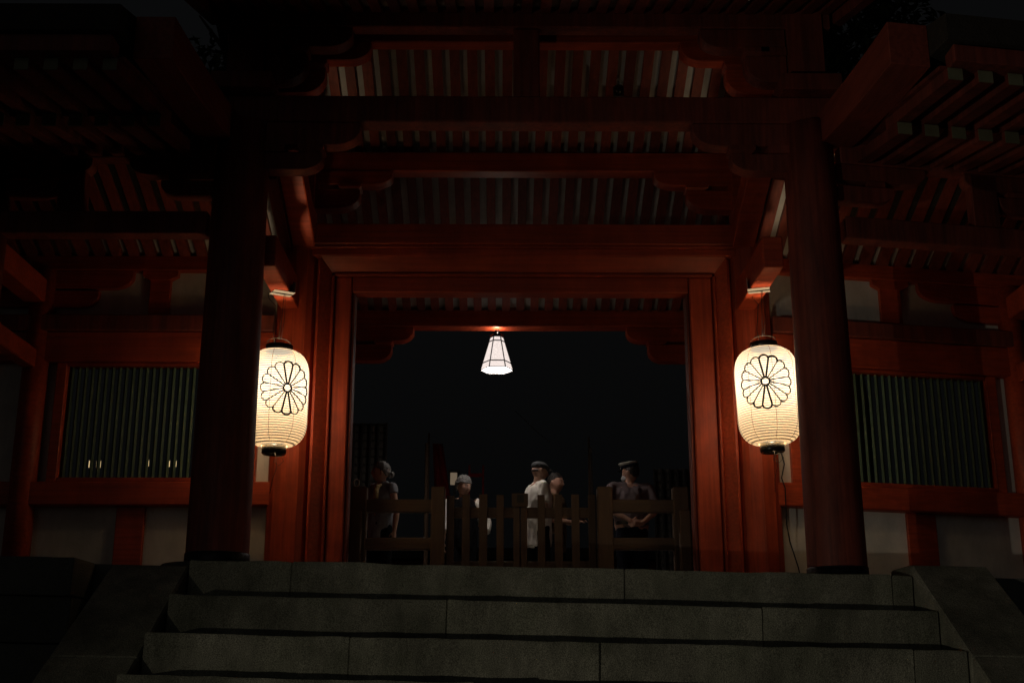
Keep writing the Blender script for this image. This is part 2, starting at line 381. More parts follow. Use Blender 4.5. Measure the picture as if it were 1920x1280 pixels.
for sx in (-1, 1):
    kk = 1 if sx < 0 else .94
    prof = [(q * kk, z) for q, z in [(.248, -.2), (.248, .0), (.246, .6), (.240, 1.8), (.232, 3.0), (.224, 3.86)]]
    c = lathe('column', prof, VERMD, gate, 40, (2.445 if sx > 0 else -2.455, CY, 0))
    c.name = 'column'
    # weathered foot: iron sleeve and a flat base stone
    lathe('column_sleeve', [(.254*kk, tz(sx*2.46)), (.254*kk, tz(sx*2.46) + .125), (.248*kk, tz(sx*2.46) + .13)], IRON, c, 40)
    lathe('base_stone', [(.44, -.1), (.44, tz(sx*2.46) + .012), (.42, tz(sx*2.46) + .035), (.30, tz(sx*2.46) + .04)], STONE2, c, 40)
    # capital block above the column
    box('capital_block', sx*2.20, sx*2.72, CY-.25, CY+.25, 4.118, 4.27, VERMD, gate)
    box('post_block', sx*2.30, sx*2.62, CY-.12, CY+.24, 4.272, 5.0, VERMD, gate)

# main tie beam and the members above it
box('tie_beam', -2.95, 2.95, CY-.10, CY+.10, 3.87, 4.115, VERMD, gate, .012)
box('ridge_beam', -2.7, 2.7, CY-.10, CY+.05, 4.785, 5.02, VERMD, gate, .01)
box('ridge_beam', -2.7, 2.7, CY+.17, CY+.32, 4.785, 5.0, VERM, gate, .01)
box('strut', -.115, .115, CY-.08, CY+.10, 4.118, 4.78, VERMD, gate, .01)
for sx in (-1, 1):
    bracket(gate, sx, CY-.08, CY+.08, 2.30, [(3.43, 3.585, 1.95, 1.76), (3.66, 3.867, 1.66, 1.44)], VERMD)
    bracket(gate, sx, CY-.08, CY+.08, 2.29, [(4.272, 4.52, 2.13, 1.93), (4.60, 4.782, 1.76, 1.54)], VERMD)
    bracket(gate, sx, CY+.16, CY+.30, 2.29, [(4.272, 4.52, 2.0, 1.80), (4.60, 4.782, 1.60, 1.40)], VERM)
    box('tie_beam', sx*2.36, sx*2.56, CY+.24, 11.2, 4.16, 4.40, VERM, gate, .01)

# door wall
DY = 11.35
box('lintel_beam', -2.42, 2.42, DY-.17, DY+.12, 3.292, 3.50, VERM, gate, .008)
box('lintel_lip', -2.2, 2.2, DY-.15, DY+.1, 3.262, 3.289, VERM, gate, .004)
box('lintel_board', -2.05, 2.05, DY-.12, DY+.1, 3.19, 3.259, VERM, gate, .003)
# bevelled architrave on three sides, mitred
def architrave(parts):
    for (x0, z0), (x1, z1), (x2, z2), (x3, z3), ya, yb in parts:
        bm = bmesh.new()
        v = [bm.verts.new(p) for p in ((x0, ya, z0), (x1, ya, z1), (x2, yb, z2), (x3, yb, z3),
                                       (x0, DY+.09, z0), (x1, DY+.09, z1), (x2, DY+.09, z2), (x3, DY+.09, z3))]
        for f in ((0,1,2,3), (7,6,5,4), (0,4,5,1), (1,5,6,2), (2,6,7,3), (3,7,4,0)): bm.faces.new([v[k] for k in f])
        finish('architrave', bm, VERM, gate)
XO, XI, ZO, ZI = 1.965, 1.865, 3.187, 3.055
architrave([((-XO, ZO), (XO, ZO), (XI, ZI), (-XI, ZI), DY-.11, DY-.005),
            ((-XO, -.2), (-XO, ZO-.003), (-XI, ZI-.003), (-XI, -.2), DY-.11, DY-.005),
            ((XO, ZO-.003), (XO, -.2), (XI, -.2), (XI, ZI-.003), DY-.11, DY-.005)])
box('door_head_bead', -1.84, 1.84, DY-.02, DY+.08, 3.018, 3.045, VERM, gate, .004)
box('door_head', -1.665, 1.60, DY+.012, DY+.20, 2.86, 3.014, VERM, gate, .008)
for sx in (-1, 1):
    box('door_bead', sx*1.838, sx*1.862, DY-.035, DY+.09, -.2, 3.016, VERMV, gate, .008)
    jx = 1.612 if sx > 0 else 1.672
    box('door_jamb', sx*jx, sx*1.835, DY+.012, DY+.22, -.2, 3.014, VERMV, gate, .012)
    box('jamb_edge', sx*(jx-.03), sx*(jx-.004), DY+.05, DY+.24, -.2, 2.855, VERMD, gate, .004)
    # corner post of the door wall (round front)
    bm = bmesh.new()
    prof = [(-.185, .10), (-.185, -.02), (-.165, -.09), (-.11, -.14), (0, -.165), (.11, -.14), (.165, -.09), (.185, -.02), (.185, .10)]
    A = [bm.verts.new((sx*2.195 + x, DY + y, -.2)) for x, y in prof]; B = [bm.verts.new((sx*2.195 + x, DY + y, 3.29)) for x, y in prof]
    for k in range(len(prof)): bm.faces.new((A[k], A[(k+1)%len(prof)], B[(k+1)%len(prof)], B[k]))
    bm.faces.new(A); bm.faces.new(B); finish('door_post', bm, VERMV, gate)
    box('post_seam_board', sx*1.972, sx*2.004, DY-.05, DY+.09, -.2, 3.186, VERMV, gate, .006)
    # brackets over the door wall up to the purlin
    bracket(gate, sx, DY-.06, DY+.10, 2.25, [(3.70, 3.90, 1.85, 1.62), (3.955, 4.10, 1.52, 1.30)], VERM)
    box('post_block', sx*2.06, sx*2.34, DY-.10, DY+.14, 3.503, 4.10, VERM, gate)
box('purlin', -2.9, 2.9, DY-.05, DY+.13, 4.105, 4.31, VERM, gate, .01)
for sx in (-1, 1):                                               # gable-side beam of the gate, above the lantern beam
    sloped('verge_board', sx*2.02, sx*2.24, CY+.35, 3.70, 11.9, 2.98, .24, VERM, gate, .01)

# rear row
RY = 13.7
box('rear_tie_beam', -2.7, 2.7, RY, RY+.20, 3.20, 3.405, VERM, gate, .01)
box('rear_strut', -.13, .05, RY+.02, RY+.16, 3.408, 3.60, VERM, gate, .006)
box('rear_plate', -2.9, 2.9, RY+.02, RY+.18, 3.505, 3.56, VERM, gate, .006)
for sx in (-1, 1):
    c = lathe('rear_column', [(.235, -.2), (.22, 3.2)], VERM, gate, 28, (sx*2.30, RY+.1, 0))
    bracket(gate, sx, RY+.02, RY+.18, 2.2, [(2.795, 2.99, 1.66, 1.49), (3.03, 3.197, 1.42, 1.24)], VERM)
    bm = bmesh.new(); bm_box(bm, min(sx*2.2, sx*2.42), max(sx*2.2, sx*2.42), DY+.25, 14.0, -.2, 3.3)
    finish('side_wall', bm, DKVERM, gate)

# rafters + boards of the gate roof
SP = .165; NR = 16
for k in range(-NR, NR + 1):
    x = k * SP
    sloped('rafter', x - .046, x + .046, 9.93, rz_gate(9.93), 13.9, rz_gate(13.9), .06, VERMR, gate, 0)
for k in range(-NR, NR + 1):
    x = k * SP
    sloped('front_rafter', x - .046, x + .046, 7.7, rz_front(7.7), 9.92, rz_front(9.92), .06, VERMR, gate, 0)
prism('roof_board', [(9.90, rz_gate(9.9)+.062), (13.92, rz_gate(13.92)+.062), (13.92, rz_gate(13.92)+.13), (9.90, rz_gate(9.9)+.13)], 'x', -2.72, 2.72, BOARD, gate)
prism('roof_board', [(7.6, rz_front(7.6)+.062), (9.895, rz_front(9.895)+.062), (9.895, rz_front(9.895)+.13), (7.6, rz_front(7.6)+.13)], 'x', -2.72, 2.72, BOARD, gate)
prism('roof', [(7.4, rz_front(7.4)+.14), (9.9, rz_front(9.9)+.14), (13.95, rz_gate(13.95)+.14), (13.95, rz_gate(13.95)+.4), (9.9, rz_front(9.9)+.9), (7.4, rz_front(7.4)+.45)], 'x', -2.85, 2.85, BARK, gate)
for sx in (-1, 1):
    sloped('bargeboard', sx*2.73, sx*2.84, 7.5, rz_front(7.5)-.08, 9.9, rz_front(9.9)-.08, .3, VERMD, gate, .01)

# small camera hung under the roof boards
sc_ = empty('security_camera', (.89, 10.55, 4.60), label='small round black camera under the roof boards right of the central strut', cat='camera')
o = lathe('camera_body', [(.001, -.035), (.03, -.035), (.042, -.02), (.042, .05), (.03, .06), (.001, .06)], LENS, sc_, 20); o.rotation_euler = (R(70), 0, 0)
tube('camera_bracket', [(0, 0, .02), (0, .02, .10), (0, .02, rz_gate(10.57) - 4.60 + .02)], .010, METAL, sc_)
box('mounting_plate', -.05, .05, .0, .03, -.055, .06, METAL, sc_)

# ------------------------------------------------------------------ side wings (modelled to the right, mirrored for the left)
def rz_w(y): return 3.464 - .40 * (y - 10.6)
def rz_wf(y): return 3.535 - .22 * (9.7 - y)
def wing(sx, label, rot, tilt, pivot, stretch):
    w = empty('wing_building', (sx * pivot, DY, 0), label=label, cat='building', group='side wings of the gate')
    
    ox = -sx * pivot; oy = -DY
    def X(a, b): return (min(sx*a, sx*b) + ox, max(sx*a, sx*b) + ox)
    def B(name, a, b, y0, y1, z0, z1, m, bev=.006, parent=w):
        x0, x1 = X(a, b); return box(name, x0, x1, y0+oy, y1+oy, z0, z1, m, parent, bev)
    lo = -.35
    # plaster behind everything
    B('plaster_panel', 2.38, 7.2, DY+.03, DY+.10, lo, .80, PLAST, .0)
    B('plaster_panel', 2.38, 2.61, DY+.025, DY+.10, .80, 2.2, PLAST, .0)
    B('plaster_panel', 4.34, 7.2, DY+.025, DY+.10, .80, 2.2, PLAST, .0)
    B('plaster_panel', 2.38, 7.2, DY+.02, DY+.10, 2.2, 3.2, PLAST, .0)
    # beams
    B('sill_beam', 2.30 if sx > 0 else 2.12, 7.2, DY-.10, DY+.08, .77, .99, VERM, .012)
    B('head_beam', 2.38, 7.2, DY-.09, DY+.08, 2.135, 2.425, VERM, .008)
    B('head_moulding', 2.38, 7.2, DY-.13, DY+.06, 2.428, 2.585, VERMD, .008)
    B('wall_plate', 2.38, 7.2, DY-.07, DY+.14, 3.05, 3.20, VERM, .008)
    # studs under the sill, short posts with capitals over the head beam
    for c in (3.50, 5.9):
        B('stud', c, c+.26, DY-.02, DY+.06, lo, .768, VERM)
    B('short_post', 3.42, 3.62, DY-.03, DY+.06, 2.588, 2.98, VERM)
    x0, x1 = X(3.35, 3.69); xa, xb = X(3.42, 3.62)
    prism('capital', [(xa, 2.96), (xb, 2.96), (x1, 3.0), (x1, 3.048), (x0, 3.048), (x0, 3.0)], 'y', DY-.06+oy, DY+.07+oy, VERM, w)
    # window
    B('window_frame', 2.50, 2.60, DY-.05, DY+.09, .993, 2.132, VERM)
    B('window_frame', 4.335, 4.43, DY-.05, DY+.09, .993, 2.132, VERM)
    B('window_frame', 2.603, 4.332, DY-.05, DY+.09, .993, 1.035, VERM)
    B('window_frame', 2.603, 4.332, DY-.05, DY+.09, 2.10, 2.132, VERM)
    n = 27; pitch = (4.332 - 2.603) / n
    bx = sx * (2.603 + pitch/2) + ox
    bm = bmesh.new()                                               # one square bar set on edge
    r = .0185
    A = [bm.verts.new((r*cos(k*pi/2), r*sin(k*pi/2), 1.036)) for k in range(4)]; Bv = [bm.verts.new((r*cos(k*pi/2), r*sin(k*pi/2), 2.099)) for k in range(4)]
    for k in range(4): bm.faces.new((A[k], A[(k+1)%4], Bv[(k+1)%4], Bv[k]))
    bm.faces.new(A); bm.faces.new(Bv); bar = finish('window_bar', bm, GREEN, w); bar.location = (bx, DY+.03+oy, 0)
    for k in range(1, n):
        c = bar.copy(); COL.objects.link(c); c.location.x = bx + sx * pitch * k
    # end post, beyond it the next bay
    for c in (4.64, 7.0):
        o = lathe('wing_post', [(.125, lo), (.12, 3.05)], VERM, w, 24, (sx*c + ox, DY-.02+oy, 0))
    bracket(w, 1, DY-.05+oy, DY+.09+oy, sx*4.64+ox, [(2.66, 2.83, sx*4.30+ox, sx*4.12+ox), (2.87, 3.047, sx*4.0+ox, sx*3.80+ox)], VERM) if False else None
    for (z0, z1, xc, xe) in ((2.68, 2.85, 4.28, 4.10), (2.87, 3.047, 3.98, 3.78)):
        prof = arm_profile(4.64, xc, xe, z0, z1, 1)
        prism('bracket_arm', [(sx*x+ox, z) for x, z in prof], 'y', DY-.05+oy, DY+.10+oy, VERM, w, .004)
        prof = arm_profile(4.64, 9.28-xc, 9.28-xe, z0, z1, 1)
        prism('bracket_arm', [(sx*x+ox, z) for x, z in prof], 'y', DY-.05+oy, DY+.10+oy, VERM, w, .004)
    # front line of the wing
    B('front_beam', 2.70, 7.4, CY-.09, CY+.09, 2.845, 3.04, VERMD, .010)
    B('ridge_beam', 2.70, 7.4, CY-.09, CY+.07, 3.53, 3.74, VERMD, .010)
    for c in (3.88,):
        B('strut', c-.11, c+.11, CY-.07, CY+.08, 3.043, 3.527, VERMD, .008)
    for xr, xs in ((2.46, 1), (4.66, -1), (4.66, 1)):
        for (z0, z1, d1, d2) in ((3.19, 3.33, .50, .66), (3.38, 3.527, .74, .94)):
            prof = arm_profile(xr + xs*.2, xr + xs*d1, xr + xs*d2, z0, z1, 1)
            prism('bracket_arm', [(sx*x+ox, z) for x, z in prof], 'y', CY-.07+oy, CY+.07+oy, VERMD, w, .004)
        B('bearing_block', xr + xs*.52 - .07, xr + xs*.52 + .07, CY-.09, CY+.09, 3.332, 3.378, VERMD, .0)
    c = lathe('column', [(.25, lo), (.235, 3.74)], VERMD, w, 32, (sx*4.66+ox, CY+oy, 0))
    c = lathe('column', [(.25, lo), (.235, 3.74)], VERMD, w, 32, (sx*7.2+ox, CY+oy, 0))
    # ties running back to the wall at the end of the bay
    B('cross_beam', 4.57, 4.78, CY+.24, DY-.14, 2.70, 2.93, VERM, .012)
    B('cross_tie', 4.60, 4.74, CY+.24, DY-.14, 2.06, 2.24, VERM, .012)
    # rafters and boards
    nr = 27
    for k in range(nr):
        x = 2.30 + SP * k
        x0, x1 = X(x - .05, x + .05)
        ya = 9.92 if x > 2.6 else 10.3
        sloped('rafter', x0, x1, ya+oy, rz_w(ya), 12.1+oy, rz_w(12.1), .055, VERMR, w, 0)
    for k in range(21):
        x = 2.88 + .2 * k
        x0, x1 = X(x - .05, x + .05)
        b0 = 8.62
        r_ = sloped('front_rafter', x0, x1, b0+oy, rz_wf(b0)-.0, 9.70+oy, rz_wf(9.70), .10, VERMD, w, 0)
        box('rafter_end', x0-.002, x1+.002, b0-.008+oy, b0-.001+oy, rz_wf(b0)+.002, rz_wf(b0)+.098, ENDP, r_, 0)
        f0 = 7.55
        r_ = sloped('flying_rafter', x0+.004, x1-.004, f0+oy, 3.20, 8.9+oy, 3.46, .09, VERMD, w, 0)
        box('rafter_end', x0+.002, x1-.002, f0-.008+oy, f0-.001+oy, 3.202, 3.288, ENDP, r_, 0)
    B('eave_batten', 2.9, 7.0, 8.74, 8.86, rz_wf(8.8)+.103, rz_wf(8.8)+.150, VERMD, .0)
    B('eave_edge', 2.85, 7.1, 7.45, 7.62, 3.295, 3.42, VERMD, .004)
    x0, x1 = X(2.26, 7.2)
    prism('roof_board', [(9.9+oy, rz_w(9.9)+.057), (12.2+oy, rz_w(12.2)+.057), (12.2+oy, rz_w(12.2)+.12), (9.9+oy, rz_w(9.9)+.12)], 'x', x0, x1, BOARD, w)
    x0, x1 = X(2.80, 7.2)
    prism('roof_board', [(7.6+oy, 3.30), (9.75+oy, 3.72), (9.75+oy, 3.75), (7.6+oy, 3.33)], 'x', x0, x1, VERMD, w)
    prism('roof', [(7.4+oy, 3.425), (9.72+oy, 3.80), (12.4+oy, rz_w(12.4)+.13), (12.4+oy, rz_w(12.4)+.33), (9.8+oy, rz_w(9.8)+.55), (7.4+oy, 3.62)], 'x', x0, x1, BARK, w)
    # broad bargeboard closing the eave towards the gate, curving upwards to its tip
    x0, x1 = X(2.52, 2.80)
    ys = [7.75 + (9.95 - 7.75) * k / 10 for k in range(11)]
    def bz(y): t = (9.95 - y) / 2.2; return 3.74 - .44 * t + .12 * t * t
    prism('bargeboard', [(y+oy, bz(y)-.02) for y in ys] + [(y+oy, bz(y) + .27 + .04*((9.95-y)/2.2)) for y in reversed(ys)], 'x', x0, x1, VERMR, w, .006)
    def sxp(x): q = abs(x); return x if q < .2 else (1 if x > 0 else -1) * (.2 + (q - .2) * stretch)
    for o in list(w.children_recursive):                              # this wing runs off at a slight angle and follows the slope
        if o.parent is w and (abs(o.location.x) > 1e-6 or abs(o.location.y) > 1e-6):
            o.location.x = sxp(o.location.x)
            o.location.y += rot * sx * o.location.x; o.location.z += tilt * sx * o.location.x
        elif o.type == 'MESH':
            for v in o.data.vertices:
                v.co.x = sxp(v.co.x); v.co.z += tilt * sx * v.co.x; v.co.y += rot * sx * v.co.x
    return w
wing(-1, 'left wing with green barred window and white plaster, behind the left column', 0, 0, 2.4, 1.0)
wing(1, 'right wing with green barred window and white plaster, behind the right column', .135, -.022, 2.4, 1.10)

# lantern beams between column and door post
lb = []
for sx in (-1, 1):
    box('lantern_beam', sx*(2.240 if sx < 0 else 2.125) - .085, sx*(2.240 if sx < 0 else 2.125) + .085, CY+.16, DY-.135, 2.64, 2.92, VERM, gate, .008)

# ------------------------------------------------------------------ paper lanterns
LH, LR = .865, .280
def lantern_radius(t):                                            # t 0..1 bottom to top
    a = min(t, 1 - t) / .26
    if a >= 1: return LR
    return .118 + (LR - .118) * (1 - (1 - a) ** 2.3) ** .5
def paper_lantern(loc, label, spin, lean, crest=.58):
    t = empty('paper_lantern', loc, spin, label, 'lantern', 'paper lanterns beside the doorway')
    t.rotation_euler = (0, lean, spin)
    # origin = underside of the beam; body hangs below
    ztop = -.555; zb = ztop - LH
    n = 41; prof = []
    for k in range(n * 4 + 1):
        tt = k / (n * 4); r = lantern_radius(tt)
        r -= .0032 * (abs(cos(pi * k / 4 + 0)) ** 1)             # corrugation between bamboo ribs
        prof.append((r, zb + LH * tt))
    bm = bmesh.new(); seg = 72; rings = []
    for r, z in prof: rings.append([bm.verts.new((r*cos(2*pi*k/seg), r*sin(2*pi*k/seg), z)) for k in range(seg)])
    for i in range(len(rings)-1):
        for k in range(seg): bm.faces.new((rings[i][k], rings[i][(k+1)%seg], rings[i+1][(k+1)%seg], rings[i+1][k]))
    body = finish('paper_body', bm, PAPER, t, True)
    # the strings that hold the ribs
    bm = bmesh.new()
    for k in range(8):
        a = 2*pi*(k + .32) / 8
        bm_tube(bm, [((lantern_radius(j/40)+.0005)*cos(a), (lantern_radius(j/40)+.0005)*sin(a), zb + LH*j/40) for j in range(41)], .0016, 4)
    finish('rib_string', bm, WOOD, body)
    # crest: sixteen outlined petals round a small circle, painted on the paper
    def on_surface(u, v):                                         # u along the girth, v up
        z = zb + LH * crest + v
        r = lantern_radius((z - zb) / LH) + .001
        a = -pi/2 + u / LR
        return Vector((r*cos(a), r*sin(a), z))
    bm = bmesh.new()
    def stroke(pts, w=.0086):
        P = [on_surface(u, v) for u, v in pts]
        bm_tube(bm, P, [(w, w*.6)] * len(P), 6)
    ring = [(.036*cos(2*pi*k/24), .036*sin(2*pi*k/24)) for k in range(25)]; stroke(ring)
    RO = .240
    for k in range(16):
        a = 2*pi*k/16 + pi/2
        da = 2*pi/32
        # petal side lines to the shoulder, then a round end
        rs_ = RO * .845; wv = RO * .845 * math.tan(da) 
        pts = []
        for j in range(0, 13):
            s = -1 + 2*j/12
            ang = s * pi/2
            lr = rs_ + (RO - rs_) * cos(ang) ** .9 if cos(ang) > 0 else rs_
            lt = sin(ang) * wv
            pts.append((lr*cos(a) - lt*sin(a), lr*sin(a) + lt*cos(a)))
        stroke(pts)
        b_ = a + da
        stroke([(.038*cos(b_), .038*sin(b_)), (.12*cos(b_), .12*sin(b_)), (rs_*1.01*cos(b_), rs_*1.01*sin(b_))])
    finish('flower_crest', bm, BLACK, t, True)
    # black hoops
    lathe('top_hoop', [(.096, ztop-.004), (.120, ztop-.004), (.122, ztop+.055), (.112, ztop+.058), (.098, ztop+.05), (.096, ztop-.004)], BLACK, t, 40, cap=False)
    lathe('bottom_hoop', [(.082, zb-.002), (.106, zb+.010), (.108, zb-.062), (.098, zb-.076), (.083, zb-.070), (.082, zb-.002)], BLACK, t, 40, cap=False)
    bl = bpy.data.lights.new('lantern_bulb', 'POINT'); bo = bpy.data.objects.new('lantern_bulb', bl); COL.objects.link(bo); bo.parent = t
    bo.location = (0, 0, ztop - .36); bl.energy = 34; bl.color = (1, .76, .48); bl.shadow_soft_size = .05
    tube('wire_handle', [(.115*cos(a), 0.0, ztop+.04 + .085*sin(a)**.6) for a in [pi*k/16 for k in range(1, 16)]], .0035, WIRE, t)
    # cord up to the beam with the turns round it, over a strip of white cloth
    hx = .01
    tube('hanging_cord', [(-.005, .01, ztop+.12), (hx, .0, -.20), (hx+.01, 0, .0), (hx+.015, -.01, .22)], .0030, CORD, t)
    tube('hanging_cord', [(.01, -.01, ztop+.12), (.035, .0, -.25), (.03, .0, 0)], .0022, CORD, t)
    tube('power_cord', [(-.03, .03, ztop+.05), (-.05, .05, -.36), (-.02, .10, -.10), (-.07, .16, -.02), (-.07, .2, .05)], .0035, CORD, t)
    cw = box('cloth_wrap', -.095, .095, -.085, .065, -.006, -.002, CLOTH, t, 0)
    bm = bmesh.new(); bm_box(bm, -.0985, -.0945, -.085, .065, -.004, .10); bm_box(bm, .0945, .0985, -.085, .065, -.004, .10); finish('cloth_wrap', bm, CLOTH, t)
    for dy in (-.02, -.008):
        tube('cord_turn', [(-.099, dy, .12), (-.099, dy, -.009), (.0, dy+.004, -.010), (.099, dy+.006, -.009), (.099, dy, .12)], .0028, CORD, t)
    # loose tail under the lantern
    tube('cord_tail', [(.01, 0, zb-.06), (.02, -.01, zb-.10), (.0, -.01, zb-.14), (.05, -.01, zb-.17), (.09, -.01, zb-.13), (.065, -.01, zb-.085), (.02, -.01, zb-.10), (.03, 0, zb-.2), (.0, 0, zb-.30), (-.01, .02, zb-.42)], .0028, CORD, t)
    return t
LYL = 10.72
paper_lantern((-2.225, LYL, 2.64), 'lit paper lantern with black flower crest hanging left of the doorway', R(29), 0, .545)
paper_lantern((2.125, LYL - .12, 2.64), 'lit paper lantern with black flower crest hanging right of the doorway', R(-15), R(-1.5))

# ------------------------------------------------------------------ pendant lamp under the rear beam
pl = empty('pendant_lamp', (-0.27, RY + .08, 3.225), label='small hexagonal white glass lamp hanging in the middle of the doorway', cat='lamp')
pl.rotation_euler = (0, 0, R(2))
PT, PB, RT, RB = -.135, -.53, .076, .188
def hexp(r, z, k, off=0): a = pi/3 * k + off; return Vector((r*cos(a), r*sin(a), z))
def rr(z): return RT + (RB - RT) * (PT - z) / (PT - PB)
zs = [PT, PT-.055, PB+.085, PB]
for k in range(6):
    for i in range(3):
        bm = bmesh.new()
        q = [hexp(rr(zs[i])-.002, zs[i]-.004, k), hexp(rr(zs[i])-.002, zs[i]-.004, k+1), hexp(rr(zs[i+1])-.002, zs[i+1]+.004, k+1), hexp(rr(zs[i+1])-.002, zs[i+1]+.004, k)]
        c = (q[0]+q[1]+q[2]+q[3]) / 4; nrm = Vector((c.x, c.y, 0)).normalized() * .003
        A = [bm.verts.new(p) for p in q]; Bq = [bm.verts.new(p - nrm) for p in q]
        bm.faces.new(A); bm.faces.new(list(reversed(Bq)))
        for j in range(4): bm.faces.new((A[j], Bq[j], Bq[(j+1)%4], A[(j+1)%4]))
        finish('glass_pane', bm, GLASS_LIT, pl)
bm = bmesh.new()
for k in range(6): bm_tube(bm, [hexp(rr(PT), PT+.004, k), hexp(rr(PB), PB-.002, k)], .0068, 5)
for z in zs:
    for k in range(6): bm_tube(bm, [hexp(rr(z), z, k), hexp(rr(z), z, k+1)], .0068, 5)
finish('lamp_frame', bm, BLACK, pl)
bm = bmesh.new(); bm.faces.new([bm.verts.new(hexp(rr(PB)-.012, PB+.008, k)) for k in range(6)]); bm.faces.new([bm.verts.new(hexp(rr(PB)-.012, PB+.011, k)) for k in range(6)])
finish('light_opening', bm, GLASS_BOTTOM, pl)
bm = bmesh.new()
A = [bm.verts.new(hexp(RT+.012, PT+.004, k)) for k in range(6)]; Bq = [bm.verts.new(hexp(RT+.004, PT+.028, k)) for k in range(6)]
for k in range(6): bm.faces.new((A[k], A[(k+1)%6], Bq[(k+1)%6], Bq[k]))
bm.faces.new(A); bm.faces.new(Bq)
finish('lamp_cap', bm, BLACK, pl)
tube('lamp_cord', [(0, 0, PT+.02), (0, 0, PT+.06), (.0, .0, .0), (-.01, -.03, .25)], .003, CORD, pl)
tube('lamp_cord', [(0, 0, PT+.03), (.03, .02, -.01), (.045, .0, .1), (.04, -.03, .25)], .0025, CORD, pl)
ptl = bpy.data.lights.new('beam_glow_light', 'POINT'); po = bpy.data.objects.new('beam_glow_light', ptl); COL.objects.link(po); po.parent = pl
po.location = (0, 0, PT + .052); ptl.energy = 3.0; ptl.color = (1, .80, .62); ptl.shadow_soft_size = .02  # extra light added above the cap to brighten beam and rafters

# ------------------------------------------------------------------ wooden barriers in the doorway
FY = 11.95
def px2x(px, y=FY, z=.5): return (px - 940) / 2300 * (y * .963 + (z + EYE) * .2696) - .21
def fence(px, label, mirrored, ring=False):
    a, b, c, d = px
    t = empty('wooden_barrier', ((px2x(a) + px2x(d)) / 2, FY, 0), label=label, cat='barrier', group='wooden barriers across the doorway')
    cx = t.location.x
    P = [px2x(q) - cx for q in px]
    box('post', P[0], P[1], -.07, .07, -.04, 1.048, WOOD, t, .012)
    box('post', P[2], P[3], -.07, .07, -.04, 1.048, WOOD, t, .012)
    box('rail', P[1]-.02, P[2]+.02, -.045, .045, .80, .925, WOODH, t, .008)
    box('rail', P[1]-.02, P[2]+.02, -.045, .045, .44, .555, WOODH, t, .008)
    box('foot_rail', P[1]-.02, P[2]+.02, -.045, .045, .05, .16, WOODH, t, .008)
    e = P[0] if mirrored < 0 else P[3]
    x0 = (P[0]+.012, P[0]+.115) if mirrored < 0 else (P[3]-.115, P[3]-.012)
    box('brace', x0[0], x0[1], -.20, -.075, -.04, .80, WOOD, t, .008)
    if ring:
        pts = [(P[0]+.02 + .026*cos(q)+.02, -.02, 1.085 + .038*sin(q)) for q in [pi*2*k/14 for k in range(15)]]
        tube('rope_loop', pts, .007, ROPE, t)
    return t
fence((657, 686, 807, 833), 'brown wooden barrier left in the doorway, before the person with a bun', -1, True)
fence((1120, 1149, 1263, 1293), 'brown wooden barrier right in the doorway, before the officer', 1)
t = empty('picket_gate', (px2x(975), FY+.06, 0), label='low wooden picket gate with a small white tag between the two barriers', cat='gate')
cx = t.location.x
for (a, b, top) in ((836, 850, .97), (865, 880, .985), (897, 913, .985), (930, 944, .98), (962, 974, .93), (976, 988, .93), (1008, 1022, .98), (1040, 1055, .985), (1072, 1087, .985), (1104, 1118, .985)):
    q = bmesh.new(); x0, x1 = px2x(a, top=None) - cx if False else px2x(a) - cx, px2x(b) - cx
    bm_box(q, x0, x1, -.035, -.002, .03, top, .006); finish('picket', q, WOOD, t)
for x0, x1 in ((836, 973), (977, 1118)):
    box('rail', px2x(x0)-cx+.003, px2x(x1)-cx, .0, .05, .76, .86, WOODH, t, .005)
    box('rail', px2x(x0)-cx+.003, px2x(x1)-cx, .0, .05, .24, .34, WOODH, t, .005)
box('latch_board', px2x(959)-cx, px2x(990)-cx, -.06, -.037, .86, .99, WOOD, t, .004)
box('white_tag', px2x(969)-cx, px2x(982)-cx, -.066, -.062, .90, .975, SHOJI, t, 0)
bm = bmesh.new(); tx = px2x(975.5)-cx
bm_box(bm, tx-.002, tx+.002, -.069, -.067, .915, .96); bm_box(bm, tx-.010, tx+.010, -.069, -.067, .945, .949)
finish('tag_mark', bm, BLACK, t)

# ------------------------------------------------------------------ people
def remeshed(name, bm, m, parent, voxel, smooth=4, wr=0.0, wscale=9.0):
    me = bpy.data.meshes.new('tmp'); bm.to_mesh(me); bm.free()
    o = bpy.data.objects.new('tmp', me); COL.objects.link(o)
    md = o.modifiers.new('r', 'REMESH'); md.mode = 'VOXEL'; md.voxel_size = voxel; md.use_smooth_shade = True
    if smooth:
        ms = o.modifiers.new('s', 'SMOOTH'); ms.iterations = smooth; ms.factor = .5
    dg = bpy.context.evaluated_depsgraph_get()
    m2 = bpy.data.meshes.new_from_object(o.evaluated_get(dg)); m2.name = name
    bpy.data.objects.remove(o); bpy.data.meshes.remove(me)
    if wr:
        nn = [v.normal.copy() for v in m2.vertices]
        for v, n_ in zip(m2.vertices, nn):
            q = noise.noise(Vector((v.co.x*wscale, v.co.y*wscale, v.co.z*wscale*.45)))
            q2 = noise.noise(Vector((v.co.x*wscale*2.3 + 5, v.co.y*wscale*2.3, v.co.z*wscale*1.2)))
            v.co += n_ * wr * (q + .5 * q2)
    m2.materials.clear(); m2.shade_smooth()
    return new_obj(name, m2, m, parent)

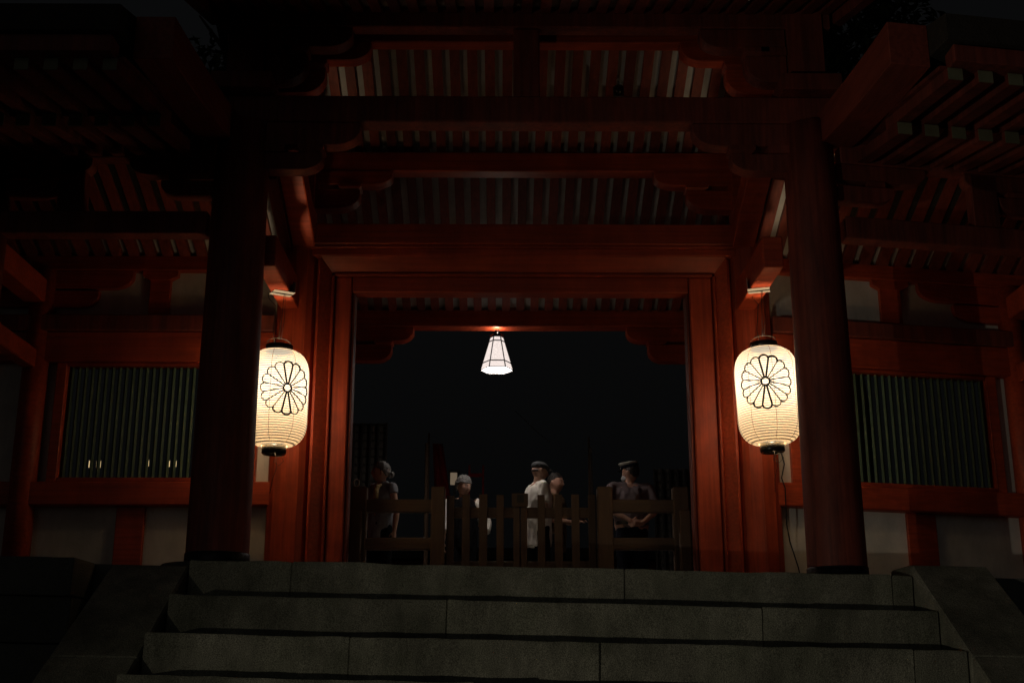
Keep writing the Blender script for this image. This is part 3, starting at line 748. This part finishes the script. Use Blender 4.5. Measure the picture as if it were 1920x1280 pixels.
def head_mesh(bm, c, yaw, s=1.0, pitch=0.0):
    """ellipsoid head with brow, nose, lips, chin, eye hollows and ears; faces -y before turning"""
    seg, rg = 56, 40
    M = Matrix.Translation(c) @ Matrix.Rotation(yaw, 4, 'Z') @ Matrix.Rotation(pitch, 4, 'X') @ Matrix.Scale(s, 4)
    rings = []
    def G(a, b, sa, sb, a0, b0): return exp(-((a-a0)/sa)**2 - ((b-b0)/sb)**2)
    def P(x, y, z):
        f = Vector((x*.077, y*.096, z*.118))
        if f.z < 0:
            k = -f.z / .118
            f.x *= 1 - .30 * k ** 1.6; 
            if y > 0: f.y *= 1 - .35 * k
            else: f.y *= 1 - .06 * k
        if y < 0:
            front = min(1, -y * 1.3)
            X, Z = f.x, f.z
            d = 0
            d += .023 * G(X, Z, .013, .020, 0, -.022) + .010 * G(X, Z, .009, .028, 0, .006)   # nose
            d += .006 * G(abs(X), Z, .024, .010, .026, .030)                                   # brow
            d -= .010 * G(abs(X), Z, .016, .012, .030, .010)                                   # sockets
            d += .006 * G(X, Z, .022, .006, 0, -.052) + .006 * G(X, Z, .020, .006, 0, -.065)   # lips
            d -= .003 * G(X, Z, .022, .003, 0, -.0585)
            d += .009 * G(X, Z, .020, .014, 0, -.095)                                          # chin
            d += .004 * G(abs(X), Z, .018, .018, .042, -.018)                                  # cheeks
            f.y -= d * front
        return f
    top = bm.verts.new(M @ P(0, 0, 1)); bot = bm.verts.new(M @ P(0, 0, -1))
    for i in range(1, rg):
        th = pi * i / rg
        rings.append([bm.verts.new(M @ P(sin(th)*cos(2*pi*k/seg), sin(th)*sin(2*pi*k/seg), cos(th))) for k in range(seg)])
    for k in range(seg):
        bm.faces.new((top, rings[0][k], rings[0][(k+1)%seg])); bm.faces.new((bot, rings[-1][(k+1)%seg], rings[-1][k]))
    for i in range(len(rings)-1):
        for k in range(seg): bm.faces.new((rings[i][k], rings[i+1][k], rings[i+1][(k+1)%seg], rings[i][(k+1)%seg]))
    for sx in (-1, 1):                                            # ears
        e = [Vector((sx*.072, .004, -.03)), Vector((sx*.080, .008, -.012)), Vector((sx*.083, .012, .008)), Vector((sx*.078, .008, .026))]
        bm_tube(bm, [M @ p for p in e], [(.008*s, .008*s), (.016*s, .008*s), (.019*s, .008*s), (.010*s, .006*s)], 10)
    return M

def ellipsoid(bm, c, r, M=Matrix(), seg=28, rg=18, fn=None):
    rings = []
    def P(x, y, z):
        v = Vector((c[0]+x*r[0], c[1]+y*r[1], c[2]+z*r[2]))
        if fn: v = fn(v, Vector((x, y, z)))
        return M @ v
    top = bm.verts.new(P(0,0,1)); bot = bm.verts.new(P(0,0,-1))
    for i in range(1, rg):
        th = pi*i/rg; rings.append([bm.verts.new(P(sin(th)*cos(2*pi*k/seg), sin(th)*sin(2*pi*k/seg), cos(th))) for k in range(seg)])
    for k in range(seg):
        bm.faces.new((top, rings[0][k], rings[0][(k+1)%seg])); bm.faces.new((bot, rings[-1][(k+1)%seg], rings[-1][k]))
    for i in range(len(rings)-1):
        for k in range(seg): bm.faces.new((rings[i][k], rings[i+1][k], rings[i+1][(k+1)%seg], rings[i][(k+1)%seg]))

def hand(bm, w, d, up, side, s=1.0, curl=.5):
    """palm from wrist w along d; up = back-of-hand normal; side = thumb side"""
    d = d.normalized(); up = (up - d*up.dot(d)).normalized(); sd = d.cross(up).normalized() * side
    palm = w + d * .045 * s
    bm_tube(bm, [w - d*.01*s, w + d*.02*s, w + d*.06*s, w + d*.088*s], [(.026*s, .019*s), (.030*s, .016*s), (.038*s, .014*s), (.036*s, .012*s)] if abs(frame_for(d)[0].dot(sd)) > .5 else [(.019*s, .026*s), (.016*s, .030*s), (.014*s, .038*s), (.012*s, .036*s)], 12)
    for i, ln in enumerate((.070, .078, .073, .058)):
        b = w + d*.082*s + sd * (.027 - .018*i) * s
        pts = [b]; dr = d.copy()
        for j, fr in enumerate((.45, .32, .25)):
            dr = (dr - up * math.tan(curl * (.55 + .25*j))).normalized()
            pts.append(pts[-1] + dr * ln * fr * s)
        bm_tube(bm, pts, [.0095*s, .009*s, .008*s, .0065*s], 8)
    b = w + d*.03*s + sd*.026*s
    bm_tube(bm, [b, b + (d*.6 + sd*.8).normalized()*.034*s - up*.008*s, b + (d*.85 + sd*.6).normalized()*.064*s - up*.018*s], [.012*s, .011*s, .008*s], 8)

def person(loc, face, H, label, P):
    """P: pose + clothes. local frame: person faces -y. heights below are for 1.70 m"""
    s = H / 1.70
    t = empty('person', loc, face, label, 'person')
    V = lambda p: Vector(p) * s
    lean = P.get('lean', 0)
    def L(p):                                                     # lean forward about the hips
        p = Vector(p)
        if p.z > .92:
            k = p.z - .92; p.y -= sin(lean) * k; p.z = .92 + k * cos(lean)
        return p * s
    wd = P.get('width', 1.0); bel = P.get('belly', 0)
    torso = [((0, .0, .86), (.150, .105)), ((0, .0, .95), (.165*1, .110 + bel*.6)), ((0, -.01*bel*10, 1.07), (.150 + bel*.4, .105 + bel)), ((0, .0, 1.20), (.160, .112 + bel*.5)),
             ((0, .0, 1.31), (.185, .115)), ((0, .005, 1.38), (.165, .092)), ((0, .005, 1.43), (.105, .070))]
    def tor(bm, inf=0, z0=0):
        pts = [L(p) for p, r in torso if p[2] >= z0]
        rs = [((r[0]*wd + inf)*s, (r[1] + inf)*s) for p, r in torso if p[2] >= z0]
        # ring axes: keep x = width
        n = 24; rings = []
        for p, r in zip(pts, rs): rings.append([bm.verts.new((p.x + r[0]*cos(2*pi*k/n), p.y + r[1]*sin(2*pi*k/n), p.z)) for k in range(n)])
        for i in range(len(rings)-1):
            for k in range(n): bm.faces.new((rings[i][k], rings[i][(k+1)%n], rings[i+1][(k+1)%n], rings[i+1][k]))
        bm.faces.new(list(reversed(rings[0]))); bm.faces.new(rings[-1])
    sh = {k: L((k * .175 * wd, .005, 1.385)) for k in (-1, 1)}
    hip = {k: V((k*.088, 0, .90)) for k in (-1, 1)}
    kn = {k: V((k*.10, -.015, .49)) for k in (-1, 1)}; an = {k: V((k*.11, .02, .085)) for k in (-1, 1)}
    arms = P['arms']                                              # {side: (elbow, wrist, hand_dir, up)}
    el = {k: L(arms[k][0]) for k in (-1, 1)}; wr = {k: L(arms[k][1]) for k in (-1, 1)}
    # body: one continuous surface
    bm = bmesh.new(); tor(bm)
    bm_tube(bm, [L((0, .008, 1.38)), L((0, -.002, 1.46)), L((0, -.012, 1.55))], [.062*s, .054*s, .054*s], 16)
    hc = L((0, -.022, 1.580)) + Vector(P.get('head_off', (0, 0, 0)))
    M = head_mesh(bm, hc, P.get('head_yaw', 0), s * P.get('head_s', 1.0), P.get('head_pitch', 0))
    for k in (-1, 1):
        bm_tube(bm, [sh[k]*.9 + L((0, 0, 1.385))*.1, sh[k], sh[k].lerp(el[k], .5), el[k], el[k].lerp(wr[k], .3), wr[k]], [.050*s, .054*s, .046*s, .037*s, .037*s, .025*s], 14)
        bm_tube(bm, [hip[k] + V((0,0,.02)), hip[k].lerp(kn[k], .3), kn[k], kn[k].lerp(an[k], .35), an[k]], [.088*s, .084*s, .056*s, .054*s, .036*s], 16)
        bm_tube(bm, [an[k] + V((0,.03,-.04)), an[k] + V((0,-.06,-.045)), an[k] + V((0,-.15,-.06))], [(.036*s, .036*s), (.042*s, .032*s), (.034*s, .018*s)], 12)
        hand(bm, wr[k], Vector(arms[k][2]), Vector(arms[k][3]), k * P.get('thumb', 1), s, P.get('curl', .45))
    remeshed('body', bm, P['skin'], t, .0085*s, 2)
    # trousers
    bm = bmesh.new()
    bm_tube(bm, [V((0, 0, .86)), V((0, 0, .99 if 'shirt_hem' not in P else .99))], [(.160*s, .120*s), (.160*s, .122*s + bel*.5)], 20) if False else None
    n = 24; rings = []
    for z, rx, ry in ((.82, .165, .118), (.92, .176, .124), (1.0, .168, .118 + bel*.4)):
        rings.append([bm.verts.new((rx*cos(2*pi*k/n)*s, ry*sin(2*pi*k/n)*s, z*s)) for k in range(n)])
    for i in range(2):
        for k in range(n): bm.faces.new((rings[i][k], rings[i][(k+1)%n], rings[i+1][(k+1)%n], rings[i+1][k]))
    bm.faces.new(list(reversed(rings[0]))); bm.faces.new(rings[-1])
    for k in (-1, 1):
        bm_tube(bm, [hip[k] + V((0,0,.02)), hip[k].lerp(kn[k], .4), kn[k], an[k] + V((0,0,.0))], [.100*s, .094*s, .080*s, .070*s], 18)
    remeshed('trousers', bm, P['trousers'], t, .013, 3, .006)
    bm = bmesh.new()
    for k in (-1, 1):
        bm_tube(bm, [an[k] + V((0,.045,-.045)), an[k] + V((0,-.05,-.045)), an[k] + V((0,-.165,-.062))], [(.044*s, .040*s), (.050*s, .038*s), (.040*s, .022*s)], 14)
    remeshed('shoes', bm, DKCL, t, .010, 2)
    # shirt with sleeves
    sl = P.get('sleeve', .55); hem = P.get('hem', .80); inf = P.get('inf', .016)
    bm = bmesh.new(); n = 28; rings = []
    prof = [(hem, .172, .128 + bel*.6)] + [(p[2], r[0]*wd + inf, r[1] + inf) for p, r in torso if p[2] > max(hem + .03, .9)][:-1] + [(1.425, .105*wd, .074)]
    for z, rx, ry in prof:
        c = L((0, -.01*bel*8 if 1.0 < z < 1.15 else 0, z)) if z > .92 else V((0, 0, z))
        rings.append([bm.verts.new((c.x + rx*s*cos(2*pi*k/n), c.y + ry*s*sin(2*pi*k/n), c.z)) for k in range(n)])
    for i in range(len(rings)-1):
        for k in range(n): bm.faces.new((rings[i][k], rings[i][(k+1)%n], rings[i+1][(k+1)%n], rings[i+1][k]))
    bm.faces.new(list(reversed(rings[0]))); bm.faces.new(rings[-1])
    if sl > 0:
        for k in (-1, 1): bm_tube(bm, [L((k*.03, .005, 1.40)), L((k*.09, .008, 1.395)), sh[k]], [.066*s, .070*s, .068*s], 14)
    for k in (-1, 1):
        if sl > 0:
            full = [sh[k]*.85 + L((0, 0, 1.385))*.15, sh[k], sh[k].lerp(el[k], .5), el[k]]
            if sl <= 1: pts = [full[0], sh[k], sh[k].lerp(el[k], sl*.5), sh[k].lerp(el[k], sl)]; rs = [.064, .070, .066, .064]
            else: pts = full + [el[k].lerp(wr[k], sl - 1)]; rs = [.064, .070, .062, .056, .050]
            bm_tube(bm, pts, [r*s for r in rs], 16)
    remeshed('shirt', bm, P['shirt'], t, .010, 2, .020, 10)
    # hair: a cap over the skull, hairline cut by shape
    hair = P.get('hair')
    if hair:
        hm, th, backlow, front = hair
        bm = bmesh.new()
        def fn(v, d):
            z0 = v.z
            q = noise.noise(Vector((v.x*55, v.y*55, v.z*12))) * .012 + noise.noise(v * 110) * .006
            v = v + d * q
            return v
        ellipsoid(bm, (0, .010, .022), (.077+th, .093+th, .102+th), M, 48, 32, fn)
        Mi = M.inverted()
        kill = []
        for v in bm.verts:
            l_ = Mi @ v.co
            yy = l_.y
            line = front if yy < -.045 else (front + (backlow - front) * min(1, (yy + .045) / .10))
            if l_.z < line + noise.noise(l_*50)*.006: kill.append(v)
        bmesh.ops.delete(bm, geom=kill, context='VERTS')
        o = finish('hair', bm, hm, t, True)
        so = o.modifiers.new('thickness', 'SOLIDIFY'); so.thickness = .008; so.offset = -1
    # eyes and brows
    for k in (-1, 1):
        bm = bmesh.new(); ellipsoid(bm, (k*.030, -.083, .008), (.0105, .0085, .0065), M, 14, 10); e = finish('eye', bm, EYEW, t, True)
        bm = bmesh.new(); ellipsoid(bm, (k*.030, -.0905, .008), (.0050, .0024, .0052), M, 10, 8); finish('iris', bm, HDARK, e, True)
        bm = bmesh.new(); bm_tube(bm, [M @ Vector((k*.014, -.100, .026)), M @ Vector((k*.030, -.097, .031)), M @ Vector((k*.045, -.088, .027))], [.0022, .0032, .0018], 6); finish('eyebrow', bm, P.get('brow', HDARK), t, True)
    return t, M, s

# woman with a bun, profile to the left
t, M, s = person((px2x(716, 13.4, 1.3), 13.35, tz(-1.4)), R(-42), 1.50,
    'person with grey bun, yellow scarf and grey sleeveless top, looking left',
    dict(skin=SKIN, trousers=DKCL, shirt=GBLUE, sleeve=.28, hem=.72, hair=(HGREY, .012, -.045, .035), belly=.02, brow=HGREY, head_s=1.06,
         head_yaw=R(-40), head_pitch=R(-4), arms={1: ((.25, .03, 1.08), (.27, -.02, .84), (0.05, -.1, -1), (1, 0, 0)),
               -1: ((-.26, .0, 1.12), (-.10, -.22, 1.20), (.5, -.35, .6), (-.5, -.8, 0))}))
bm = bmesh.new(); ellipsoid(bm, (0, .125, -.012), (.040, .036, .036), M, 20, 14, lambda v, d: v + d * noise.noise(v*90)*.008); finish('hair_bun', bm, HGREY, t, True)
bm = bmesh.new(); bm_tube(bm, [M @ Vector((.035*cos(a), .108, -.018 + .035*sin(a))) for a in [2*pi*k/12 for k in range(13)]], .007, 6); finish('hair_tie', bm, GBLUE, t, True)
bm = bmesh.new()
pts = [Vector((.088*cos(a), .082*sin(a) - .005, 1.415 + .030*sin(a) + .008*sin(5*a))) * s for a in [2*pi*k/28 for k in range(29)]]
bm_tube(bm, pts, [(.024 + .005*sin(k*1.9)) for k in range(29)], 10)
bm_tube(bm, [Vector((.04, -.10, 1.40))*s, Vector((.05, -.135, 1.33))*s, Vector((.06, -.14, 1.24))*s], [.026, .030, .034], 8)
remeshed('scarf', bm, YELL, t, .007, 1, .008, 30)

# grey-haired person in a white jacket
t, M, s = person((px2x(868, 14.6, 1.4), 14.6, tz(-.7)), R(14), 1.56,
    'person with short grey hair in open white jacket and black top',
    dict(skin=SKIN, trousers=DKCL, shirt=DKCL, sleeve=.0, hem=.78, inf=.026, hair=(HGREY, .018, -.060, .040), brow=HGREY, head_yaw=R(24), head_pitch=R(10), head_off=(0, -.01, 0), belly=.02, head_s=1.08,
         arms={1: ((.31, .02, 1.10), (.25, -.10, .88), (-.2, -.2, -1), (.6, -.6, 0)), -1: ((-.25, .03, 1.10), (-.27, -.06, .86), (0, -.15, -1), (-1, 0, 0))}))
bm = bmesh.new(); n = 26                                           # jacket: two fronts and a back, open in the middle
cols = []
for z, rx, ry in ((.70, .235, .175), (.85, .235, .170), (1.05, .228, .165), (1.25, .220, .160), (1.36, .205, .135), (1.42, .135, .095)):
    ring = []
    for k in range(n + 1):
        a = -pi/2 + .24 + (2*pi - .48) * k / n
        ring.append(bm.verts.new((rx*cos(a)*s, ry*sin(a)*s, z*s)))
    cols.append(ring)
for i in range(len(cols)-1):
    for k in range(n): bm.faces.new((cols[i][k], cols[i][k+1], cols[i+1][k+1], cols[i+1][k]))
bmesh.ops.solidify(bm, geom=list(bm.faces), thickness=.02)
for k in (-1, 1):
    e = Vector((k*(.31 if k > 0 else .25), .02, 1.10))*s; w_ = Vector((.25, -.10, .88))*s if k > 0 else Vector((-.27, -.06, .86))*s
    bm_tube(bm, [Vector((k*.15, .0, 1.38))*s, Vector((k*.19, .0, 1.36))*s, (Vector((k*.19, .0, 1.36))*s).lerp(e, .5), e, e.lerp(w_, .45)], [.070*s, .082*s, .084*s, .080*s, .080*s], 16)
remeshed('jacket', bm, TEE, t, .011, 2, .012, 9)
bm = bmesh.new()
bm_tube(bm, [Vector((.0, -.170, 1.25))*s, Vector((.02, -.178, 1.19))*s, Vector((-.01, -.178, 1.13))*s, Vector((.03, -.178, 1.10))*s], [.010, .016, .010, .005], 6)
bm_tube(bm, [Vector((.03, -.168, 1.27))*s, Vector((.045, -.174, 1.18))*s, Vector((.04, -.174, 1.02))*s], [.006, .010, .006], 6)
finish('shirt_print', bm, PINK, t)
bm = bmesh.new(); bm_tube(bm, [Vector((.225, -.13, 1.10))*s, Vector((.235, -.145, .97))*s, Vector((.265, -.13, .99))*s], [.006, .010, .008], 6); finish('jacket_print', bm, PINK, t)
for k in (-1, 1):
    bm = bmesh.new(); bm_tube(bm, [M @ Vector((k*.031 + .021*cos(a), -.104, .008 + .016*sin(a))) for a in [2*pi*q/14 for q in range(15)]], .0016, 5); finish('eyeglass_rim', bm, WIRE, t)

# man in a flat cap and white T-shirt, seen half from behind, looking right
t, M, s = person((px2x(1008, 13.9, 1.4), 13.9, tz(.3)), R(112), 1.66,
    'person in a grey flat cap, white T-shirt and black trousers, facing right',
    dict(skin=SKIN, trousers=DKCL, shirt=TEE, sleeve=.72, hem=.70, inf=.024, belly=.03, hair=None, head_yaw=R(-6), head_pitch=R(10),
         arms={1: ((.24, .03, 1.10), (.18, -.22, 1.06), (-.3, -1, .1), (0, 0, 1)), -1: ((-.23, .02, 1.11), (-.16, -.20, 1.08), (.1, -1, .1), (0, 0, 1))}))
bm = bmesh.new()
def capf(v, d):
    if d.y < -.2: v.z -= .020 * (-d.y - .2); v.y -= .03 * (-d.y - .2)
    return v
ellipsoid(bm, (0, .006, .058), (.084, .104, .060), M, 32, 20, capf)
remeshed('flat_cap', bm, CAPG, t, .006, 2, .003, 40)
bm = bmesh.new(); ellipsoid(bm, (0, -.112, .036), (.062, .040, .008), M, 20, 10); finish('cap_peak', bm, CAPG, t, True)
bm = bmesh.new(); ellipsoid(bm, (0, .030, -.004), (.0735, .068, .036), M, 24, 14); finish('hair', bm, HDARK, t, True)

# young man in brown
t, M, s = person((px2x(1039, 14.7, 1.4), 14.75, tz(.5)), R(62), 1.66,
    'person with short dark hair and brown T-shirt, holding a phone',
    dict(skin=SKIN2, trousers=DKCL, shirt=BROWN, sleeve=.6, hem=.74, inf=.02, hair=(HDARK, .007, -.035, .062), head_yaw=R(-4), head_pitch=R(2), head_s=1.03,
         arms={1: ((.22, -.03, 1.12), (.10, -.27, 1.10), (-.3, -1, .15), (.3, 0, 1)), -1: ((-.22, -.02, 1.11), (-.06, -.27, 1.08), (.35, -1, .15), (-.3, 0, 1))}))
bm = bmesh.new(); bm_box(bm, -.06, .06, -.385, -.30, 1.115, 1.127, .003)
for v in bm.verts: v.co *= s
finish('phone', bm, LENS, None); ph = bpy.context.scene.objects.get('phone')
ph.location = t.location; ph.rotation_euler = t.rotation_euler; tag(ph, 'dark phone held flat by the young man in brown', 'phone')

# officer seen from behind, hands clasped at the back
t, M, s = person((px2x(1182, 14.0, 1.4), 14.0, tz(1.0)), R(180 + 8), 1.70,
    'person in peaked cap and grey uniform shirt, hands clasped behind the back',
    dict(skin=SKIN2, trousers=NAVY, shirt=UNIF, sleeve=1.0, hem=.93, inf=.030, belly=.035, width=1.2, lean=R(6), hair=(HDARK, .008, -.075, .06), head_yaw=R(52), head_pitch=R(8), head_off=(-.015, .03, -.01), thumb=-1,
         arms={1: ((.29, .10, 1.13), (.06, .22, .98), (-1, .05, -.15), (0, 1, .2)), -1: ((-.29, .10, 1.13), (-.06, .235, .95), (1, .05, -.05), (0, 1, .2))}))
bm = bmesh.new()
def crownf(v, d):
    r = 1.0 + .28 * max(0, d.z + .1)
    v.x *= r; v.y = (v.y) * r - .012
    v.z += .018 * max(0, -d.y) + (.004 if d.z > 0 else 0)
    return v
ellipsoid(bm, (0, .004, .098), (.096, .112, .030), M, 36, 14, crownf)
finish('cap_crown', bm, CAPW, t, True)
bm = bmesh.new()
for i in range(1):
    pts = []
ring0 = [M @ Vector((.086*cos(a), .004 + .104*sin(a), .058)) for a in [2*pi*k/32 for k in range(32)]]
ring1 = [M @ Vector((.090*cos(a), .004 + .108*sin(a), .094)) for a in [2*pi*k/32 for k in range(32)]]
A = [bm.verts.new(p) for p in ring0]; Bq = [bm.verts.new(p) for p in ring1]
for k in range(32): bm.faces.new((A[k], A[(k+1)%32], Bq[(k+1)%32], Bq[k]))
bm.faces.new(A); bm.faces.new(Bq)
finish('cap_band', bm, NAVY, t, True)
bm = bmesh.new(); ellipsoid(bm, (0, -.118, .050), (.062, .034, .006), M, 20, 8); finish('cap_peak', bm, BLACK, t, True)
bm = bmesh.new(); ellipsoid(bm, (0, -.112, .082), (.011, .005, .013), M, 12, 8); finish('cap_badge', bm, ROPE, t, True)
bm = bmesh.new()
def maskf(v, d): return v
ellipsoid(bm, (0, -.066, -.052), (.060, .056, .048), M, 28, 16); finish('face_mask', bm, MASKM, t, True)
for k in (-1, 1):
    bm = bmesh.new(); bm_tube(bm, [M @ Vector((k*.055, -.07, -.035)), M @ Vector((k*.078, -.03, -.012)), M @ Vector((k*.086, .012, .012))], .0018, 5); finish('mask_loop', bm, MASKM, t)
bm = bmesh.new()
n = 28; rings = []
for z in (.955, .995):
    rings.append([bm.verts.new((.196*cos(2*pi*k/n)*s, .158*sin(2*pi*k/n)*s, z*s)) for k in range(n)])
for k in range(n): bm.faces.new((rings[0][k], rings[0][(k+1)%n], rings[1][(k+1)%n], rings[1][k]))
finish('belt', bm, BLACK, t, True)

# ------------------------------------------------------------------ court behind the gate, almost lost in the dark
def screen(x0, x1, y, z1, label, dim):
    t = empty('lattice_screen', ((x0+x1)/2, y, 0), label=label, cat='screen', group='lattice screens in the court')
    cx = (x0+x1)/2; w = (x1-x0)/2
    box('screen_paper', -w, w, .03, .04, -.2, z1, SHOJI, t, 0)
    n = int(round(2*w/.1))
    for k in range(n + 1):
        x = -w + 2*w*k/n; box('lattice_bar', x-.012, x+.012, -.012, .012, -.2, z1, DKWOOD, t, 0)
    m_ = int(z1/.105)
    for k in range(m_ + 1):
        z = .02 + .105*k; box('lattice_bar', -w, w, .0125, .028, z-.011, z+.011, DKWOOD, t, 0)
    return t
screen(px2x(1228, 15.6, 1.4), px2x(1228, 15.6, 1.4) + 1.3, 15.6, 1.86, 'paper lattice screen at the right, behind the officer', 0)
screen(px2x(600, 15.6, 1.8), px2x(722, 15.6, 1.8), 15.6, 2.45, 'taller paper lattice screen at the left, behind the woman with a bun', 0)

cw_ = empty('court_wall', (0, 24, 0), label='long low dark wall closing the court far behind the doorway', cat='wall')
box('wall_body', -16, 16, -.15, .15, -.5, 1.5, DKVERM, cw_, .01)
prism('wall_coping', [(-.4, 1.51), (.4, 1.51), (0, 1.75)], 'x', -16, 16, BARK, cw_)

def banner(px, y, z0, z1, m, label, w=.16, pole=None):
    x = px2x(px, y, (z0+z1)/2)
    t = empty('banner', (x, y, 0), label=label, cat='banner')
    bm = bmesh.new(); n = 14; F = []
    for j in range(12):
        z = z0 + (z1-z0)*j/11; row = []
        for k in range(n+1):
            u = k/n; ww = w * (.55 + .45*(1 - j/11)) 
            row.append(bm.verts.new(((u-.3)*ww + (1-j/11)*w*.4, .02*sin(u*14 + j*.3), z)))
        F.append(row)
    for j in range(11):
        for k in range(n): bm.faces.new((F[j][k], F[j][k+1], F[j+1][k+1], F[j+1][k]))
    bmesh.ops.solidify(bm, geom=list(bm.faces), thickness=.006)
    finish('banner_cloth', bm, m, t, True)
    tube('banner_pole', [(-.06*w/.16, 0, -.2), (-.06*w/.16, 0, z1 + .15)], .014, WOOD, t)
    return t
banner(815, 17.0, 1.25, 2.45, REDC, 'red cloth banner on a pole in the court, left of the middle', .26)
banner(1108, 17.0, .7, 2.4, CLOTH, 'narrow pale banner on a pole in the court, left of the officer', .05)
t = empty('court_post', (px2x(797, 16.2, 1.3), 16.2, 0), label='thin pale upright pole in the court, behind the left barrier', cat='pole')
tube('pole_shaft', [(0, 0, -.2), (0, 0, 2.3)], .022, WOOD, t)
lathe('pole_foot', [(.10, -.02), (.10, .02), (.03, .05)], IRON, t, 16)
t = empty('box_lantern', (px2x(851, 17.4, 2), 17.4, 2.02), label='small dim box lantern in the court, above the grey-haired person in white', cat='lantern')
box('lantern_box', -.055, .04, -.05, .05, -.08, .08, WARMD, t, 0)
box('lantern_post', -.01, .01, .052, .07, -2.3, .12, DKWOOD, t, 0)
box('lantern_roof', -.09, .08, -.08, .08, .083, .11, DKWOOD, t, .004)
box('lantern_frame', .042, .05, -.05, .05, -.08, .08, DKWOOD, t, 0)
t = empty('offering_stand', (px2x(892, 17.6, 2), 17.6, 0), label='low red stand with a cross bar standing in the dark court', cat='stand')
for k in (-1, 1): box('stand_leg', k*.10-.012, k*.10+.012, -.012, .012, -.2, 2.25, REDC, t, 0)
box('cross_bar', -.087, .087, -.012, .012, 2.08, 2.13, REDC, t, 0)
cb = tube('overhead_cable', [(px2x(965, 16, 2.6), 16, 2.70), (px2x(985, 16, 2.5), 16, 2.57), (px2x(998, 16, 2.4), 16, 2.47), (px2x(1030, 16, 2.4), 16, 2.28)], .0045, WIRE)
tag(cb, 'thin slanting cable hanging in the dark court above the young man', 'cable')

# small lamps glimpsed between the bars of the left window
for i, (px, py, h, w) in enumerate(((172, 871, .11, .03), (186, 871, .11, .03), (276, 869, .10, .03), (315, 870, .10, .03), (328, 870, .10, .025), (135, 866, .10, .015))):
    y = 20 + .3 * i
    u = (640 - py) / 2300; r_ = (.2696 + .963*u) / (.963 - .2696*u); z = r_ * y - EYE
    x = (px - 940) / 2300 * (y*.963 + (z+EYE)*.2696) - .21
    names = ['leftmost of the paired far lamps', 'right one of the paired far lamps', 'brightest far lamp', 'left one of the two far lamps near the column', 'far lamp nearest the column', 'faint far lamp nearest the window frame']
    t = empty('far_lamp', (x, y, z), label=names[i] + ', seen between the left window bars', cat='lamp', group='far lamps behind the left window')
    box('lamp_glow', -w, w, -.02, .02, -h/2, h/2, WARM, t, 0)
    box('lamp_lid', -w-.01, w+.01, -.03, .03, h/2+.002, h/2+.02, BLACK, t, 0)
    tube('lamp_hook', [(0, 0, h/2+.02), (0, 0, h/2+.5)], .004, WIRE, t)

# cable clipped to the right door post
cb = tube('power_cable', [(2.36, DY-.16, 1.35), (2.40, DY-.15, 1.15), (2.365, DY-.16, 1.02), (2.40, DY-.13, .93), (2.395, DY-.125, .60), (2.43, DY-.06, .45), (2.50, DY-.03, .22), (2.55, DY-.03, -.1)], .006, CORD)
tag(cb, 'black cable running down beside the right door post to the floor', 'cable')

# ------------------------------------------------------------------ trees in the gaps between the roofs
def tree(x, y, h, label):
    t = empty('tree', (x, y, -.1), label=label, cat='tree', group='trees behind the gate')
    bm = bmesh.new()
    bm_tube(bm, [(0, 0, -.2), (.1, 0, h*.3), (-.1, .1, h*.6), (.15, 0, h*.9)], [.22, .17, .12, .04], 10)
    for k in range(9):
        a = random.uniform(0, 6.28); z = h * random.uniform(.4, .8); l_ = random.uniform(.9, 1.7)
        bm_tube(bm, [(0, 0, z), (cos(a)*l_*.5, sin(a)*l_*.5, z+.4), (cos(a)*l_, sin(a)*l_, z+.6)], [.06, .04, .015], 6)
    finish('trunk', bm, TRUNK, t, True)
    bm = bmesh.new()
    cl = [(random.uniform(-1.5, 1.5), random.uniform(-1.2, 1.2), h * random.uniform(.50, 1.0), random.uniform(.35, .7)) for _ in range(34)]
    for cx_, cy_, cz_, r_ in cl:
        for _ in range(190):
            d = Vector((random.gauss(0, 1), random.gauss(0, 1), random.gauss(0, .8))).normalized() * r_ * random.random() ** .4
            c = Vector((cx_, cy_, cz_)) + d
            q = Matrix.Rotation(random.uniform(0, 6.28), 3, 'Z') @ Matrix.Rotation(random.uniform(-1, 1), 3, 'X')
            a_, b_ = .045, .11
            vs = [bm.verts.new(c + q @ Vector(p)) for p in ((-a_, 0, 0), (0, -b_, .01), (a_, 0, 0), (0, b_, -.01))]
            bm.faces.new(vs)
    o = finish('crown', bm, LEAF, t)
    return t
tree(-4.3, 17.5, 10.5, 'dark leafy tree showing between the gate roof and the left wing roof')
tree(4.9, 17.5, 10.5, 'dark leafy tree showing between the gate roof and the right wing roof')
